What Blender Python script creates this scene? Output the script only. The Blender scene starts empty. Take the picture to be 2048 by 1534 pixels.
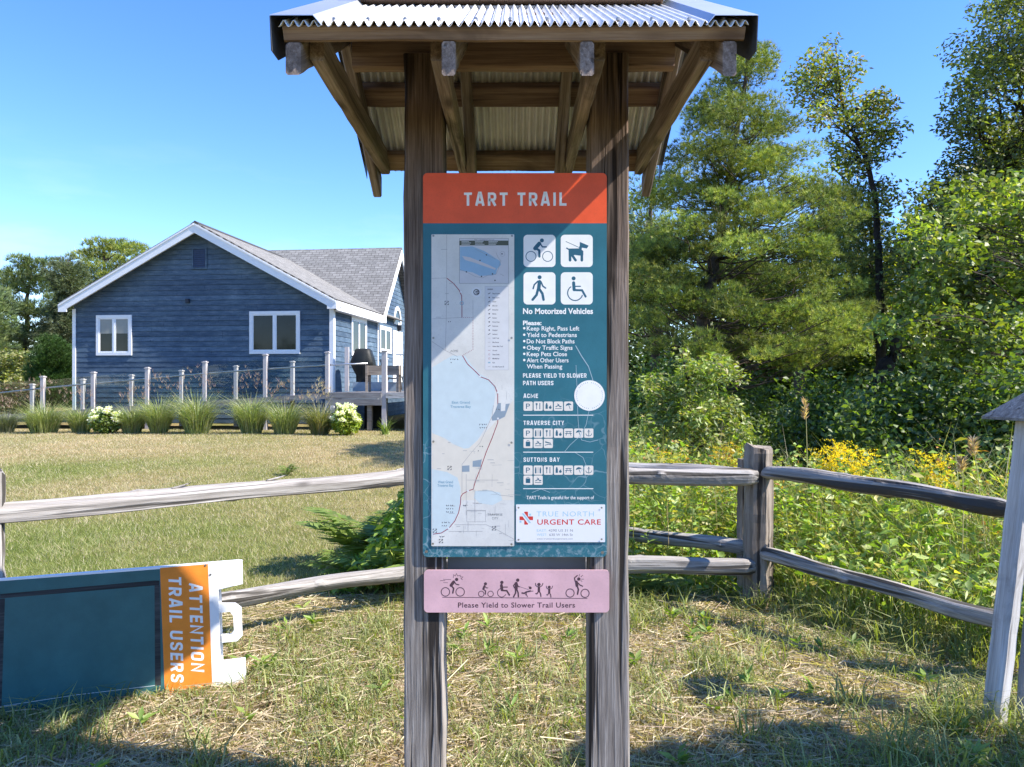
import bpy, math, random
import numpy as np
from mathutils import Vector, Matrix
from mathutils.geometry import tessellate_polygon
# ---------------------------------------------------------------- camera, sky, sun, exposure
SC = bpy.context.scene
COL = SC.collection
F, CX, CY, EYE = 1500.0, 1024.0, 767.0, 1.5          # photo focal length (px), centre, eye height (m)
cam_d = bpy.data.cameras.new("camera"); cam = bpy.data.objects.new("camera", cam_d); COL.objects.link(cam)
cam_d.sensor_width = 36.0; cam_d.lens = F / 2048 * 36.0; cam_d.clip_start = 0.05; cam_d.clip_end = 3000
cam.location = (0, 0, EYE); cam.rotation_euler = (math.radians(90), 0, 0)
SC.camera = cam
SUN_DIR = Vector((1.0, -0.245, 1.0)).normalized()
SUN_EL = math.asin(SUN_DIR.z); SUN_AZ = math.atan2(SUN_DIR.x, SUN_DIR.y)
world = bpy.data.worlds.new("World"); SC.world = world; world.use_nodes = True
wn = world.node_tree.nodes; wl = world.node_tree.links
sky = wn.new("ShaderNodeTexSky"); sky.sky_type = 'NISHITA'; sky.sun_disc = False
sky.sun_elevation = SUN_EL; sky.sun_rotation = SUN_AZ
sky.air_density = 1.0; sky.dust_density = 0.0; sky.ozone_density = 6.0; sky.altitude = 100
hs = wn.new("ShaderNodeHueSaturation"); hs.inputs['Saturation'].default_value = 1.18; hs.inputs['Hue'].default_value = 0.511
wl.new(sky.outputs[0], hs.inputs['Color']); 
tcw = wn.new("ShaderNodeTexCoord"); mpw = wn.new("ShaderNodeMapping"); mpw.inputs['Scale'].default_value = (2.2, 2.2, 9.0)
nzw = wn.new("ShaderNodeTexNoise"); nzw.inputs['Scale'].default_value = 1.6; nzw.inputs['Detail'].default_value = 6; nzw.inputs['Roughness'].default_value = .6
wl.new(tcw.outputs['Generated'], mpw.inputs['Vector']); wl.new(mpw.outputs[0], nzw.inputs['Vector'])
mrw = wn.new("ShaderNodeMapRange"); mrw.inputs[1].default_value = .54; mrw.inputs[2].default_value = .78; mrw.inputs[4].default_value = .3; wl.new(nzw.outputs['Fac'], mrw.inputs[0])
sxw = wn.new("ShaderNodeSeparateXYZ"); wl.new(tcw.outputs['Generated'], sxw.inputs[0])
mz = wn.new("ShaderNodeMapRange"); mz.inputs[1].default_value = .30; mz.inputs[2].default_value = .06; wl.new(sxw.outputs[2], mz.inputs[0])
mlw = wn.new("ShaderNodeMath"); mlw.operation = 'MULTIPLY'; wl.new(mrw.outputs[0], mlw.inputs[0]); wl.new(mz.outputs[0], mlw.inputs[1])
mxw = wn.new("ShaderNodeMix"); mxw.data_type = 'RGBA'; wl.new(mlw.outputs[0], mxw.inputs[0]); tnt = wn.new('ShaderNodeMix'); tnt.data_type = 'RGBA'; tnt.blend_type = 'MULTIPLY'; tnt.inputs[0].default_value = 1; tnt.inputs[7].default_value = (1.03, .955, .93, 1); wl.new(hs.outputs[0], tnt.inputs[6]); wl.new(tnt.outputs[2], mxw.inputs[6]); mxw.inputs[7].default_value = (4.2, 4.5, 4.9, 1)
wl.new(mxw.outputs[2], wn['Background'].inputs['Color'])
wn['Background'].inputs['Strength'].default_value = 0.142
sun_d = bpy.data.lights.new("sun", 'SUN'); sun_d.energy = 4.2; sun_d.angle = math.radians(0.53); sun_d.color = (1.0, 0.94, 0.85)
sun = bpy.data.objects.new("sun", sun_d); COL.objects.link(sun)
sun.rotation_euler = SUN_DIR.to_track_quat('Z', 'Y').to_euler(); sun.location = (8, -3, 9)
SC.view_settings.view_transform = 'Standard'; SC.view_settings.look = 'None'
SC.view_settings.exposure = 1.42; SC.view_settings.gamma = 1.0
SC.cycles.use_denoising = True; SC.cycles.denoiser = 'OPENIMAGEDENOISE'; SC.cycles.denoising_prefilter = 'NONE'; SC.cycles.denoising_input_passes = 'RGB_ALBEDO_NORMAL'; SC.cycles.max_bounces = 8; SC.cycles.transparent_max_bounces = 12
SC.cycles.caustics_reflective = False; SC.cycles.caustics_refractive = False

# ---------------------------------------------------------------- helpers
rnd = random.Random(7)
WMX = {}
def V(p): return Vector(p)
def P(px, py, d): return Vector(((px - CX) / F * d, d, EYE + (CY - py) / F * d))
def put(o, parent=None, M=None):
    M = M or Matrix.Identity(4)
    COL.objects.link(o)
    if parent is not None:
        o.parent = parent; o.matrix_parent_inverse = WMX[parent.name].inverted()
    o.matrix_basis = M; WMX[o.name] = M.copy()
    return o
def tag(o, label=None, cat=None, group=None, kind=None):
    for k, v in (('label', label), ('category', cat), ('group', group), ('kind', kind)):
        if v: o[k] = v
    return o
def thing(name, loc, label, cat, group=None):
    o = bpy.data.objects.new(name, None); o.empty_display_size = .1
    put(o, None, Matrix.Translation(V(loc))); return tag(o, label, cat, group, 'thing')
class MB:
    def __init__(s): s.v = []; s.f = []
    def add(s, vs, fs):
        n = len(s.v); s.v += [tuple(p) for p in vs]; s.f += [tuple(i + n for i in f) for f in fs]; return s
    def box(s, a, b):
        x0, y0, z0 = a; x1, y1, z1 = b
        return s.add([(x0,y0,z0),(x1,y0,z0),(x1,y1,z0),(x0,y1,z0),(x0,y0,z1),(x1,y0,z1),(x1,y1,z1),(x0,y1,z1)],
                     [(0,3,2,1),(4,5,6,7),(0,1,5,4),(1,2,6,5),(2,3,7,6),(3,0,4,7)])
    def prism(s, poly, ax, a, b):
        """polygon of 2D points extruded along axis ax (0,1,2) from a to b"""
        def mk(p, t):
            return [(t, p[0], p[1]), (p[0], t, p[1]), (p[0], p[1], t)][ax]
        n = len(poly); tris = tessellate_polygon([[Vector((p[0], p[1], 0)) for p in poly]])
        vs = [mk(p, a) for p in poly] + [mk(p, b) for p in poly]
        fs = [tuple(t) for t in tris] + [tuple(i + n for i in reversed(t)) for t in tris]
        fs += [(i, (i + 1) % n, (i + 1) % n + n, i + n) for i in range(n)]
        return s.add(vs, fs)
    def tube(s, pts, rad, n=8, cap=True):
        pts = [V(p) for p in pts]; rad = rad if hasattr(rad, '__len__') else [rad] * len(pts)
        vs = []; up = V((0.13, 0.21, 1))
        for i, p in enumerate(pts):
            t = (pts[min(i + 1, len(pts) - 1)] - pts[max(i - 1, 0)]).normalized()
            if abs(t.dot(up.normalized())) > .95: a = t.cross(V((1, 0.1, 0)))
            else: a = t.cross(up)
            a.normalize(); b = t.cross(a)
            for k in range(n):
                th = 2 * math.pi * k / n
                vs.append(p + (a * math.cos(th) + b * math.sin(th)) * rad[i])
        fs = []
        for i in range(len(pts) - 1):
            for k in range(n):
                fs.append((i*n + k, i*n + (k+1) % n, (i+1)*n + (k+1) % n, (i+1)*n + k))
        if cap:
            fs.append(tuple(reversed(range(n)))); fs.append(tuple((len(pts)-1)*n + k for k in range(n)))
        return s.add(vs, fs)
    def build(s, name, mat, parent=None, M=None, smooth=False):
        me = bpy.data.meshes.new(name); me.from_pydata(s.v, [], s.f); me.validate()
        import bmesh
        bm = bmesh.new(); bm.from_mesh(me); bmesh.ops.recalc_face_normals(bm, faces=bm.faces); bm.to_mesh(me); bm.free()
        me.materials.append(mat)
        if smooth: me.polygons.foreach_set('use_smooth', [True] * len(me.polygons))
        o = bpy.data.objects.new(name, me); return put(o, parent, M)
def npmesh(name, Vv, Fc, mat, parent=None, col=None, M=None, smooth=False):
    """numpy mesh: Vv (n,3); Fc list of int arrays (m,k)"""
    if not isinstance(Fc, (list, tuple)): Fc = [Fc]
    me = bpy.data.meshes.new(name)
    me.vertices.add(len(Vv)); me.vertices.foreach_set('co', np.asarray(Vv, np.float32).ravel())
    idx = np.concatenate([f.ravel() for f in Fc]).astype(np.int32)
    tot = np.concatenate([np.full(len(f), f.shape[1]) for f in Fc]).astype(np.int32)
    me.loops.add(len(idx)); me.loops.foreach_set('vertex_index', idx)
    me.polygons.add(len(tot)); st = np.zeros(len(tot), np.int32); st[1:] = np.cumsum(tot)[:-1]
    me.polygons.foreach_set('loop_start', st); me.polygons.foreach_set('loop_total', tot)
    if smooth: me.polygons.foreach_set('use_smooth', np.ones(len(tot), bool))
    me.update(calc_edges=True)
    if col is not None:
        at = me.color_attributes.new('Col', 'FLOAT_COLOR', 'POINT')
        c4 = np.ones((len(Vv), 4), np.float32); c4[:, :3] = col; at.data.foreach_set('color', c4.ravel())
    me.materials.append(mat)
    o = bpy.data.objects.new(name, me); return put(o, parent, M)
def vnoise(x, y, seed=0):
    x = np.asarray(x, float); y = np.asarray(y, float)
    xi = np.floor(x).astype(np.int64); yi = np.floor(y).astype(np.int64); fx = x - xi; fy = y - yi
    fx = fx * fx * (3 - 2 * fx); fy = fy * fy * (3 - 2 * fy)
    def h(a, b):
        n = (a * 374761393 + b * 668265263 + seed * 974634777) & 0x7fffffff
        n = ((n ^ (n >> 13)) * 1274126177) & 0x7fffffff
        return ((n ^ (n >> 16)) & 0xffff) / 65535.0
    return (h(xi, yi) * (1-fx) + h(xi+1, yi) * fx) * (1-fy) + (h(xi, yi+1) * (1-fx) + h(xi+1, yi+1) * fx) * fy
def sstep(a, b, x):
    t = np.clip((np.asarray(x, float) - a) / (b - a), 0, 1); return t * t * (3 - 2 * t)
def gh(x, y):
    x = np.asarray(x, float); y = np.asarray(y, float)
    return .21 * sstep(7, 18, y) + .035 * (vnoise(x * .9 + 50, y * .9 + 50, 3) - .5) * (1 + 0 * x) + .012 * (vnoise(x * 4 + 9, y * 4 + 7, 5) - .5)
def ghf(x, y): return float(gh(np.array([x]), np.array([y]))[0])

# ---------------------------------------------------------------- materials
def new_mat(name):
    m = bpy.data.materials.new(name); m.use_nodes = True
    nt = m.node_tree; return m, nt, nt.nodes['Principled BSDF']
def N(nt, t, **kw):
    n = nt.nodes.new(t)
    for k, v in kw.items(): setattr(n, k, v)
    return n
def ramp(nt, stops, fac):
    r = N(nt, 'ShaderNodeValToRGB'); e = r.color_ramp.elements
    while len(e) < len(stops): e.new(.5)
    for i, (p, c) in enumerate(stops):
        e[i].position = p; e[i].color = (*c, 1) if len(c) == 3 else c
    nt.links.new(fac, r.inputs[0]); return r.outputs[0]
def coords(nt, scale, rand=True, out='Object'):
    tc = N(nt, 'ShaderNodeTexCoord'); mp = N(nt, 'ShaderNodeMapping'); mp.inputs['Scale'].default_value = scale
    if rand:
        oi = N(nt, 'ShaderNodeObjectInfo'); ml = N(nt, 'ShaderNodeVectorMath', operation='SCALE')
        cb = N(nt, 'ShaderNodeCombineXYZ')
        for k in range(3): nt.links.new(oi.outputs['Random'], cb.inputs[k])
        nt.links.new(cb.outputs[0], ml.inputs[0]); ml.inputs['Scale'].default_value = 37.0
        ad = N(nt, 'ShaderNodeVectorMath', operation='ADD'); nt.links.new(tc.outputs[out], ad.inputs[0]); nt.links.new(ml.outputs[0], ad.inputs[1])
        nt.links.new(ad.outputs[0], mp.inputs['Vector'])
    else: nt.links.new(tc.outputs[out], mp.inputs['Vector'])
    return mp.outputs[0]
def noise(nt, vec, scale=1, detail=4, rough=.55, dist=0):
    n = N(nt, 'ShaderNodeTexNoise'); n.inputs['Scale'].default_value = scale; n.inputs['Detail'].default_value = detail
    n.inputs['Roughness'].default_value = rough; n.inputs['Distortion'].default_value = dist
    nt.links.new(vec, n.inputs['Vector']); return n.outputs['Fac']
def mix(nt, a, b, fac, mode='MIX'):
    m = N(nt, 'ShaderNodeMix', data_type='RGBA', blend_type=mode)
    for s, k in ((fac, 0), (a, 6), (b, 7)):
        if isinstance(s, (int, float)): m.inputs[k].default_value = s
        elif isinstance(s, tuple): m.inputs[k].default_value = (*s, 1)
        else: nt.links.new(s, m.inputs[k])
    return m.outputs[2]
def bump(nt, b, h, strength=.3, dist=.01):
    n = N(nt, 'ShaderNodeBump'); n.inputs['Strength'].default_value = strength; n.inputs['Distance'].default_value = dist
    nt.links.new(h, n.inputs['Height']); nt.links.new(n.outputs[0], b.inputs['Normal'])
def plain(name, c, rough=.6, metal=0, var=.12, scale=6, bumpy=0, spec=.3):
    m, nt, b = new_mat(name); b.inputs['Roughness'].default_value = rough; b.inputs['Metallic'].default_value = metal
    b.inputs['Specular IOR Level'].default_value = spec
    v = coords(nt, (scale,) * 3); f = noise(nt, v, 1, 5)
    lo = tuple(x * (1 - var) for x in c); hi = tuple(min(1, x * (1 + var)) for x in c)
    nt.links.new(ramp(nt, [(.3, lo), (.7, hi)], f), b.inputs['Base Color'])
    if bumpy: bump(nt, b, noise(nt, v, 6, 4), bumpy, .01)
    return m
def wood(name, dark, mid, light, crack=.6, fine=1.0, knots=True, stain=None, bump_s=.5, rough=.85, ckt=.33, cks=34, shelter=None, kn=(2.3, 7, 7)):
    """weathered timber, grain along local X"""
    m, nt, b = new_mat(name); b.inputs['Roughness'].default_value = rough; b.inputs['Specular IOR Level'].default_value = .15
    base = coords(nt, (1, 1, 1))
    def mp(s):
        q = N(nt, 'ShaderNodeMapping'); q.inputs['Scale'].default_value = s; nt.links.new(base, q.inputs['Vector']); return q.outputs[0]
    broad = noise(nt, mp((.9, 9, 9)), 1, 4, .6, .6)
    grain = noise(nt, mp((2.2 * fine, 70 * fine, 70 * fine)), 1, 5, .65, .4)
    fib = noise(nt, mp((6, 260, 260)), 1, 3, .6)
    g2 = N(nt, 'ShaderNodeMath', operation='MULTIPLY_ADD'); nt.links.new(grain, g2.inputs[0]); g2.inputs[1].default_value = .65
    g3 = N(nt, 'ShaderNodeMath', operation='MULTIPLY'); nt.links.new(fib, g3.inputs[0]); g3.inputs[1].default_value = .35
    nt.links.new(g3.outputs[0], g2.inputs[2])
    c = ramp(nt, [(.30, dark), (.5, mid), (.68, light)], g2.outputs[0])
    c = mix(nt, c, ramp(nt, [(.32, tuple(x * .62 for x in mid)), (.66, (1, 1, 1))], broad), .55, 'MULTIPLY')
    ck = noise(nt, mp((cks / 30, cks, cks)), 1, 3, .5, .3)
    ckr = ramp(nt, [(.0, (1, 1, 1)), (ckt - .03, (1, 1, 1)), (ckt + .03, (0, 0, 0))], ck)
    cf = N(nt, 'ShaderNodeMath', operation='MULTIPLY'); nt.links.new(ckr, cf.inputs[0]); cf.inputs[1].default_value = crack
    c = mix(nt, c, tuple(x * .45 for x in dark), cf.outputs[0])
    if knots:
        vo = N(nt, 'ShaderNodeTexVoronoi'); vo.inputs['Scale'].default_value = 1; nt.links.new(mp(kn), vo.inputs['Vector'])
        knr = ramp(nt, [(.05, (1, 1, 1)), (.12, (.35, .35, .35)), (.16, (0, 0, 0))], vo.outputs['Distance'])
        kf = N(nt, 'ShaderNodeMath', operation='MULTIPLY'); nt.links.new(knr, kf.inputs[0]); kf.inputs[1].default_value = .75
        c = mix(nt, c, tuple(x * .5 for x in dark), kf.outputs[0])
    if stain:
        st = noise(nt, mp((2.0, 5, 5)), 1, 5, .6, 1.2)
        c = mix(nt, c, stain, ramp(nt, [(.56, (0, 0, 0)), (.72, (.85, .85, .85))], st))
    if shelter:                                             # browner where the roof has kept the weather off
        sx_ = N(nt, 'ShaderNodeSeparateXYZ'); tc_ = N(nt, 'ShaderNodeTexCoord'); nt.links.new(tc_.outputs['Object'], sx_.inputs[0])
        ad_ = N(nt, 'ShaderNodeMath', operation='MULTIPLY_ADD'); nt.links.new(broad, ad_.inputs[0]); ad_.inputs[1].default_value = .9; nt.links.new(sx_.outputs[0], ad_.inputs[2])
        mr_ = N(nt, 'ShaderNodeMapRange'); mr_.inputs[1].default_value = shelter[0]; mr_.inputs[2].default_value = shelter[1]; nt.links.new(ad_.outputs[0], mr_.inputs[0])
        c = mix(nt, c, mix(nt, c, (.60, .47, .40), 1.0, 'MULTIPLY'), mr_.outputs[0])
    nt.links.new(c, b.inputs['Base Color'])
    hsum = N(nt, 'ShaderNodeMath', operation='SUBTRACT'); nt.links.new(g2.outputs[0], hsum.inputs[0]); nt.links.new(cf.outputs[0], hsum.inputs[1])
    bump(nt, b, hsum.outputs[0], bump_s, .004)
    return m
def leafmat(name, trans=.35, rough=.55, gloss=.06):
    m, nt, b = new_mat(name); nt.nodes.remove(b)
    at = N(nt, 'ShaderNodeAttribute', attribute_name='Col')
    d = N(nt, 'ShaderNodeBsdfDiffuse'); t = N(nt, 'ShaderNodeBsdfTranslucent'); g = N(nt, 'ShaderNodeBsdfGlossy'); g.inputs['Roughness'].default_value = rough
    nt.links.new(at.outputs['Color'], d.inputs[0])
    tcol = mix(nt, at.outputs['Color'], (1.15, 1.25, .35), 1.0, 'MULTIPLY'); tc2 = mix(nt, tcol, (1.7, 1.7, 1.7), 1.0, 'MULTIPLY')
    nt.links.new(tc2, t.inputs[0])
    m1 = N(nt, 'ShaderNodeMixShader'); m1.inputs[0].default_value = trans; nt.links.new(d.outputs[0], m1.inputs[1]); nt.links.new(t.outputs[0], m1.inputs[2])
    m2 = N(nt, 'ShaderNodeMixShader'); m2.inputs[0].default_value = gloss; nt.links.new(m1.outputs[0], m2.inputs[1]); nt.links.new(g.outputs[0], m2.inputs[2])
    nt.links.new(m2.outputs[0], nt.nodes['Material Output'].inputs['Surface'])
    return m
M = {}
M['post'] = wood('weathered_post', (.085,.07,.06), (.31,.275,.245), (.58,.54,.50), crack=1.0, knots=True, fine=1.5, bump_s=.8, ckt=.385, cks=26, kn=(1.3, 5, 5), shelter=(1.7, 2.9))
M['lumber'] = wood('roof_lumber', (.12,.09,.075), (.32,.25,.207), (.52,.44,.385), crack=.75, stain=(.05,.038,.03), ckt=.36)
M['lumber_dark'] = wood('ridge_lumber', (.13,.082,.06), (.31,.21,.155), (.45,.33,.25), crack=.6)
M['fascia'] = wood('fascia_lumber', (.20,.12,.075), (.36,.25,.17), (.48,.37,.27), crack=.4, stain=(.09,.062,.045))
M['cedar'] = wood('cedar_rail', (.14,.125,.108), (.385,.355,.325), (.60,.575,.54), crack=1.0, fine=.75, ckt=.43, cks=20, bump_s=.9)
M['cedar_brown'] = wood('cedar_post', (.10,.08,.065), (.30,.25,.205), (.48,.42,.36), crack=1.0, fine=.45, ckt=.38, cks=20, bump_s=.9)
M['whitewood'] = wood('painted_timber', (.30,.27,.245), (.56,.54,.525), (.70,.69,.68), crack=.6, knots=False, stain=(.17,.15,.135))
M['capwood'] = wood('grey_cap_wood', (.10,.095,.09), (.24,.23,.22), (.40,.39,.38), crack=.8)
M['deckwood'] = wood('grey_deck_wood', (.16,.15,.145), (.28,.265,.26), (.38,.37,.36), crack=.4)
M['deckrail'] = plain('deck_post_sleeve', (.47,.435,.43), .5, var=.05)
M['planter'] = wood('planter_wood', (.18,.15,.12), (.34,.29,.24), (.45,.40,.34), crack=.4)
M['galv'] = plain('galvanised_sheet', (.84,.82,.79), .42, .38, .12, 9)
M['galv_smooth'] = plain('bent_flashing', (.62,.64,.68), .42, .8, .05, 4)
M['white_paint'] = plain('white_trim', (.80,.80,.80), .5, var=.03)
M['glass_dark'] = plain('window_glass', (.012,.014,.014), .05, var=.5, scale=1.3, spec=.32)
M['blind'] = plain('window_blind', (.25,.25,.23), .15, var=.05)
M['black'] = plain('black_fabric', (.012,.014,.013), .55, var=.3, bumpy=.4)
M['dark'] = plain('black_and_void_shade', (.012,.012,.012), .9)
M['steel'] = plain('rail_steel', (.5,.5,.5), .3, .9)
M['screw'] = plain('screw_steel', (.35,.33,.3), .4, .9)
M['bark'] = plain('bark', (.075,.058,.045), .95, var=.5, scale=14, bumpy=.9)
M['bark_dark'] = plain('oak_bark', (.035,.029,.025), .95, var=.5, scale=14, bumpy=.9)
M['deadwood'] = plain('silver_deadwood', (.32,.31,.29), .8, var=.35, scale=20)
M['leaf'] = leafmat('leaves', .35)
M['needle'] = leafmat('needles', .12, gloss=.03)
M['grass'] = leafmat('grass_blades', .3, gloss=.04)
M['petal'] = leafmat('petals', .3, gloss=.0)
# ---------------------------------------------------------------- ground
STRAW = np.array([.40, .30, .165]); GREEN = np.array([.135, .20, .035]); SOIL = np.array([.20, .14, .085])
def behind_fence(x, y):
    """how far a point lies behind the right-hand fence (m, positive behind)"""
    a = y - 5.22                                            # rear run, along x
    # right run from (1.70,5.15) to (2.55,3.95)
    nx, ny = .816, .578
    b = (x - 1.70) * nx + (y - 5.15) * ny
    return np.where(x < 1.7, a, np.maximum(a, b))
def greenness(x, y):
    n = vnoise(x * .55, y * .35, 11); n2 = vnoise(x * 1.7, y * 1.3, 12); n3 = vnoise(x * 5, y * 5, 13)
    far = np.interp(y, [4, 5, 7.5, 10, 13, 18, 30], [.5, .62, .66, .46, .3, .2, .25])
    strip = .38 * np.exp(-((y - 12.8 - .15 * (x + 6)) / 1.3) ** 2) * sstep(-3.5, -5.5, x)
    lawn = far + strip + .55 * (n - .5) + .3 * (n2 - .5)
    lawn = lawn - .45 * np.exp(-(((x + 1.25) / .7) ** 2 + ((y - 6.2) / .9) ** 2))
    near = .30 + .35 * (n2 - .5) + .5 * (n3 - .5) + .25 * sstep(1.0, 2.4, x)
    t = sstep(4.2, 5.2, y + .55 * np.minimum(x + .7, 0) * -1 * 0 + np.where(x < -.7, (-.7 - x) * .8, 0))
    g = near * (1 - t) + lawn * t
    bf = behind_fence(x, y); right = sstep(.2, .8, x)
    g = g + right * sstep(-.2, .4, bf) * .5
    return np.clip(g, 0, 1)
xs = np.unique(np.concatenate([np.linspace(-700, -40, 12), np.linspace(-40, -14, 27), np.arange(-14, 9, .16), np.linspace(9, 40, 32), np.linspace(40, 700, 12)]))
ys = np.unique(np.concatenate([np.linspace(-600, -10, 8), np.linspace(-10, 1.5, 12), np.arange(1.5, 9, .11), np.arange(9, 28, .3), np.linspace(28, 70, 22), np.linspace(70, 1500, 14)]))
GX, GY = np.meshgrid(xs, ys); gz = gh(GX, GY)
gv = np.stack([GX, GY, gz], -1).reshape(-1, 3); nx_, ny_ = len(xs), len(ys)
ii = (np.arange(ny_ - 1)[:, None] * nx_ + np.arange(nx_ - 1)[None, :]).ravel()
gf = np.stack([ii, ii + 1, ii + nx_ + 1, ii + nx_], 1)
gg = greenness(gv[:, 0], gv[:, 1])[:, None]
soil = (vnoise(gv[:, 0] * 3.1, gv[:, 1] * 3.1, 21) * sstep(5.2, 4.2, gv[:, 1]))[:, None]
gcol = (STRAW * .8) * (1 - gg) + GREEN * .8 * gg; gcol = gcol * (1 - .6 * soil) + SOIL * .6 * soil
m, nt, b = new_mat('turf'); b.inputs['Roughness'].default_value = 1; b.inputs['Specular IOR Level'].default_value = .05
at = N(nt, 'ShaderNodeAttribute', attribute_name='Col')
v = coords(nt, (1, 1, 1), rand=False)
c = mix(nt, at.outputs['Color'], ramp(nt, [(.3, (.5, .48, .45)), (.5, (1, 1, 1)), (.72, (1.35, 1.32, 1.2))], noise(nt, v, 38, 6, .7)), 1.0, 'MULTIPLY')
c = mix(nt, c, ramp(nt, [(.35, (.72, .75, .62)), (.65, (1.15, 1.1, 1.05))], noise(nt, v, 3.2, 5, .6)), 1.0, 'MULTIPLY')
nt.links.new(c, b.inputs['Base Color']); bump(nt, b, noise(nt, v, 60, 6, .75), .8, .03)
ground = npmesh('ground', gv, gf, m, col=gcol, smooth=True); tag(ground, 'dry mown lawn and rough trail verge of straw and green tufts', 'ground', kind='structure')

# ---------------------------------------------------------------- timber pieces
def frame(X, up, p0):
    X = V(X).normalized(); Y = V(up).cross(X).normalized(); Z = X.cross(Y)
    return Matrix(((X.x, Y.x, Z.x, p0[0]), (X.y, Y.y, Z.y, p0[1]), (X.z, Y.z, Z.z, p0[2]), (0, 0, 0, 1)))
def lumber(name, p0, p1, w, h, mat, parent=None, up=(0, 0, 1), c0=0, c1=0, ch=.005, seg=12, wob=.0016, notch=None):
    """sawn timber, local X along p0->p1, w across, h up; c0/c1 shear the ends (plumb cuts)"""
    p0, p1 = V(p0), V(p1); L = (p1 - p0).length; Mx = frame(p1 - p0, up, p0)
    r = random.Random(int(abs(p0.x * 991 + p0.y * 733 + p0.z * 577 + L * 311) * 1000)); a, bb = w / 2, h / 2
    ring = [(-a + ch, -bb), (a - ch, -bb), (a, -bb + ch), (a, bb - ch), (a - ch, bb), (-a + ch, bb), (-a, bb - ch), (-a, -bb + ch)]
    vs, fs = [], []; n = 8
    for i in range(seg + 1):
        t = i / seg; off = [r.uniform(-wob, wob) for _ in range(4)]
        for (y, z) in ring:
            x = L * t + (c0 * z * (1 - t) + c1 * z * t)
            vs.append((x, y * (1 + off[0] / max(a, .01)) + off[1] * .5, z * (1 + off[2] / max(bb, .01)) + off[3] * .5))
    for i in range(seg):
        for k in range(n): fs.append((i*n + k, i*n + (k+1) % n, (i+1)*n + (k+1) % n, (i+1)*n + k))
    fs += [tuple(reversed(range(n))), tuple(seg * n + k for k in range(n))]
    mb = MB(); mb.add(vs, fs); return mb.build(name, mat, parent, Mx)
def log_rail(name, p0, p1, r0, r1, mat, parent, seed, flat=.82, sides=18, seg=90, taper=.06, knots=3):
    """split cedar rail: faceted, fluted and knotty, local X along its length"""
    p0, p1 = V(p0), V(p1); L = (p1 - p0).length; Mx = frame(p1 - p0, (0, 0, 1), p0); r = random.Random(seed)
    knots += 3; kn = [(r.uniform(.05, .95), r.uniform(0, 6.28), r.uniform(.10, .26)) for _ in range(knots)]
    ph = [r.uniform(0, 6.28) for _ in range(9)]; grooves = [(r.uniform(0, 6.28), r.uniform(.03, .09), r.uniform(-.5, .5)) for _ in range(6)]
    facets = sorted(r.uniform(0, 6.28) for _ in range(5)); tw = r.uniform(-.35, .35); jit = [r.uniform(-.022, .022) for _ in range(sides)]
    vs = []
    for i in range(seg + 1):
        t = i / seg; R = r0 + (r1 - r0) * t + .003 * math.sin(9 * t + ph[8])
        e = min(t * L, (1 - t) * L)
        if e < taper: R *= .74 + .26 * (e / taper)
        cy = .006 * math.sin(2.1 * t * 3.1 + ph[0]) + .005 * math.sin(11 * t + ph[1]); cz = .006 * math.sin(1.7 * t * 3.1 + ph[2]) + .006 * math.sin(13 * t + ph[3])
        for k in range(sides):
            th = 2 * math.pi * k / sides; ta = th + tw * t
            q = 1.09 + jit[k] + .04 * math.sin(3 * ta + ph[5] + 1.5 * t) + .025 * math.sin(5 * ta + ph[6] + 4 * t) + .02 * math.sin(17 * t + 2 * th + ph[7]) + r.uniform(-.014, .014)
            for f_ in facets:
                da = (ta - f_ + math.pi) % (2 * math.pi) - math.pi
                if abs(da) < .62: q = min(q, .93 / math.cos(da))
            for (g, dpt, sl) in grooves:
                da = (ta - g - sl * t + math.pi) % (2 * math.pi) - math.pi
                q -= dpt * math.exp(-(da / .16) ** 2)
            for (kt, ka, kh) in kn:
                da = (th - ka + math.pi) % (2 * math.pi) - math.pi
                q += kh * math.exp(-((t - kt) * L / .03) ** 2 - (da / .4) ** 2)
            vs.append((L * t, cy + R * q * math.cos(th), cz + R * q * flat * math.sin(th)))
    fs = []
    for i in range(seg):
        for k in range(sides): fs.append((i*sides + k, i*sides + (k+1) % sides, (i+1)*sides + (k+1) % sides, (i+1)*sides + k))
    fs += [tuple(reversed(range(sides))), tuple(seg * sides + k for k in range(sides))]
    mb = MB(); mb.add(vs, fs); return mb.build(name, mat, parent, Mx)

# ---------------------------------------------------------------- trail kiosk
YP, DS = 2.478, 2.470                                     # post front face, sign face
kiosk = thing('trail_kiosk', (.015, 2.55, 0), 'tall weathered timber kiosk with small corrugated metal gable roof on two posts', 'kiosk')
TS = math.tan(math.radians(30)); Y0, YE = 1.945, 3.165; YR = 2.545
def zr(y): return 2.302 + TS * ((y - 1.95) if y <= YR else (2 * YR - y - 1.95))          # rafter underside
for (xa, xb) in ((-.357, -.226), (.258, .387)):
    lumber('post', ((xa + xb) / 2, YP + .07, -.25), ((xa + xb) / 2, YP + .07, 2.592), xb - xa, .14, M['post'], kiosk, up=(0, 1, 0), seg=24, ch=.006, wob=.0022)
lumber('ridge_beam', (-.535, 2.530, 2.63), (.545, 2.530, 2.63), .044, .145, M['lumber_dark'], kiosk)
RH = .0866
for k, (xr, xc) in enumerate(((-.567, -.529), (-.165, -.203), (.195, .233), (.565, .527))):
    for side in (0, 1):
        yA, yB = (Y0, YR - .002) if side == 0 else (YE, YR + .002)
        pA = V((xr, yA, zr(yA) + RH / 2)); pB = V((xr, yB, zr(yB) + RH / 2)); s_ = math.cos(math.radians(30))
        lumber('rafter', pA, pB, .037, .075, M['lumber'], kiosk, c0=TS, c1=TS)
    zc = 2.372
    lumber('bottom_chord', (xc, 2.03, zc + .0445), (xc, 3.13, zc + .0445), .037, .087, M['lumber'], kiosk)
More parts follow.
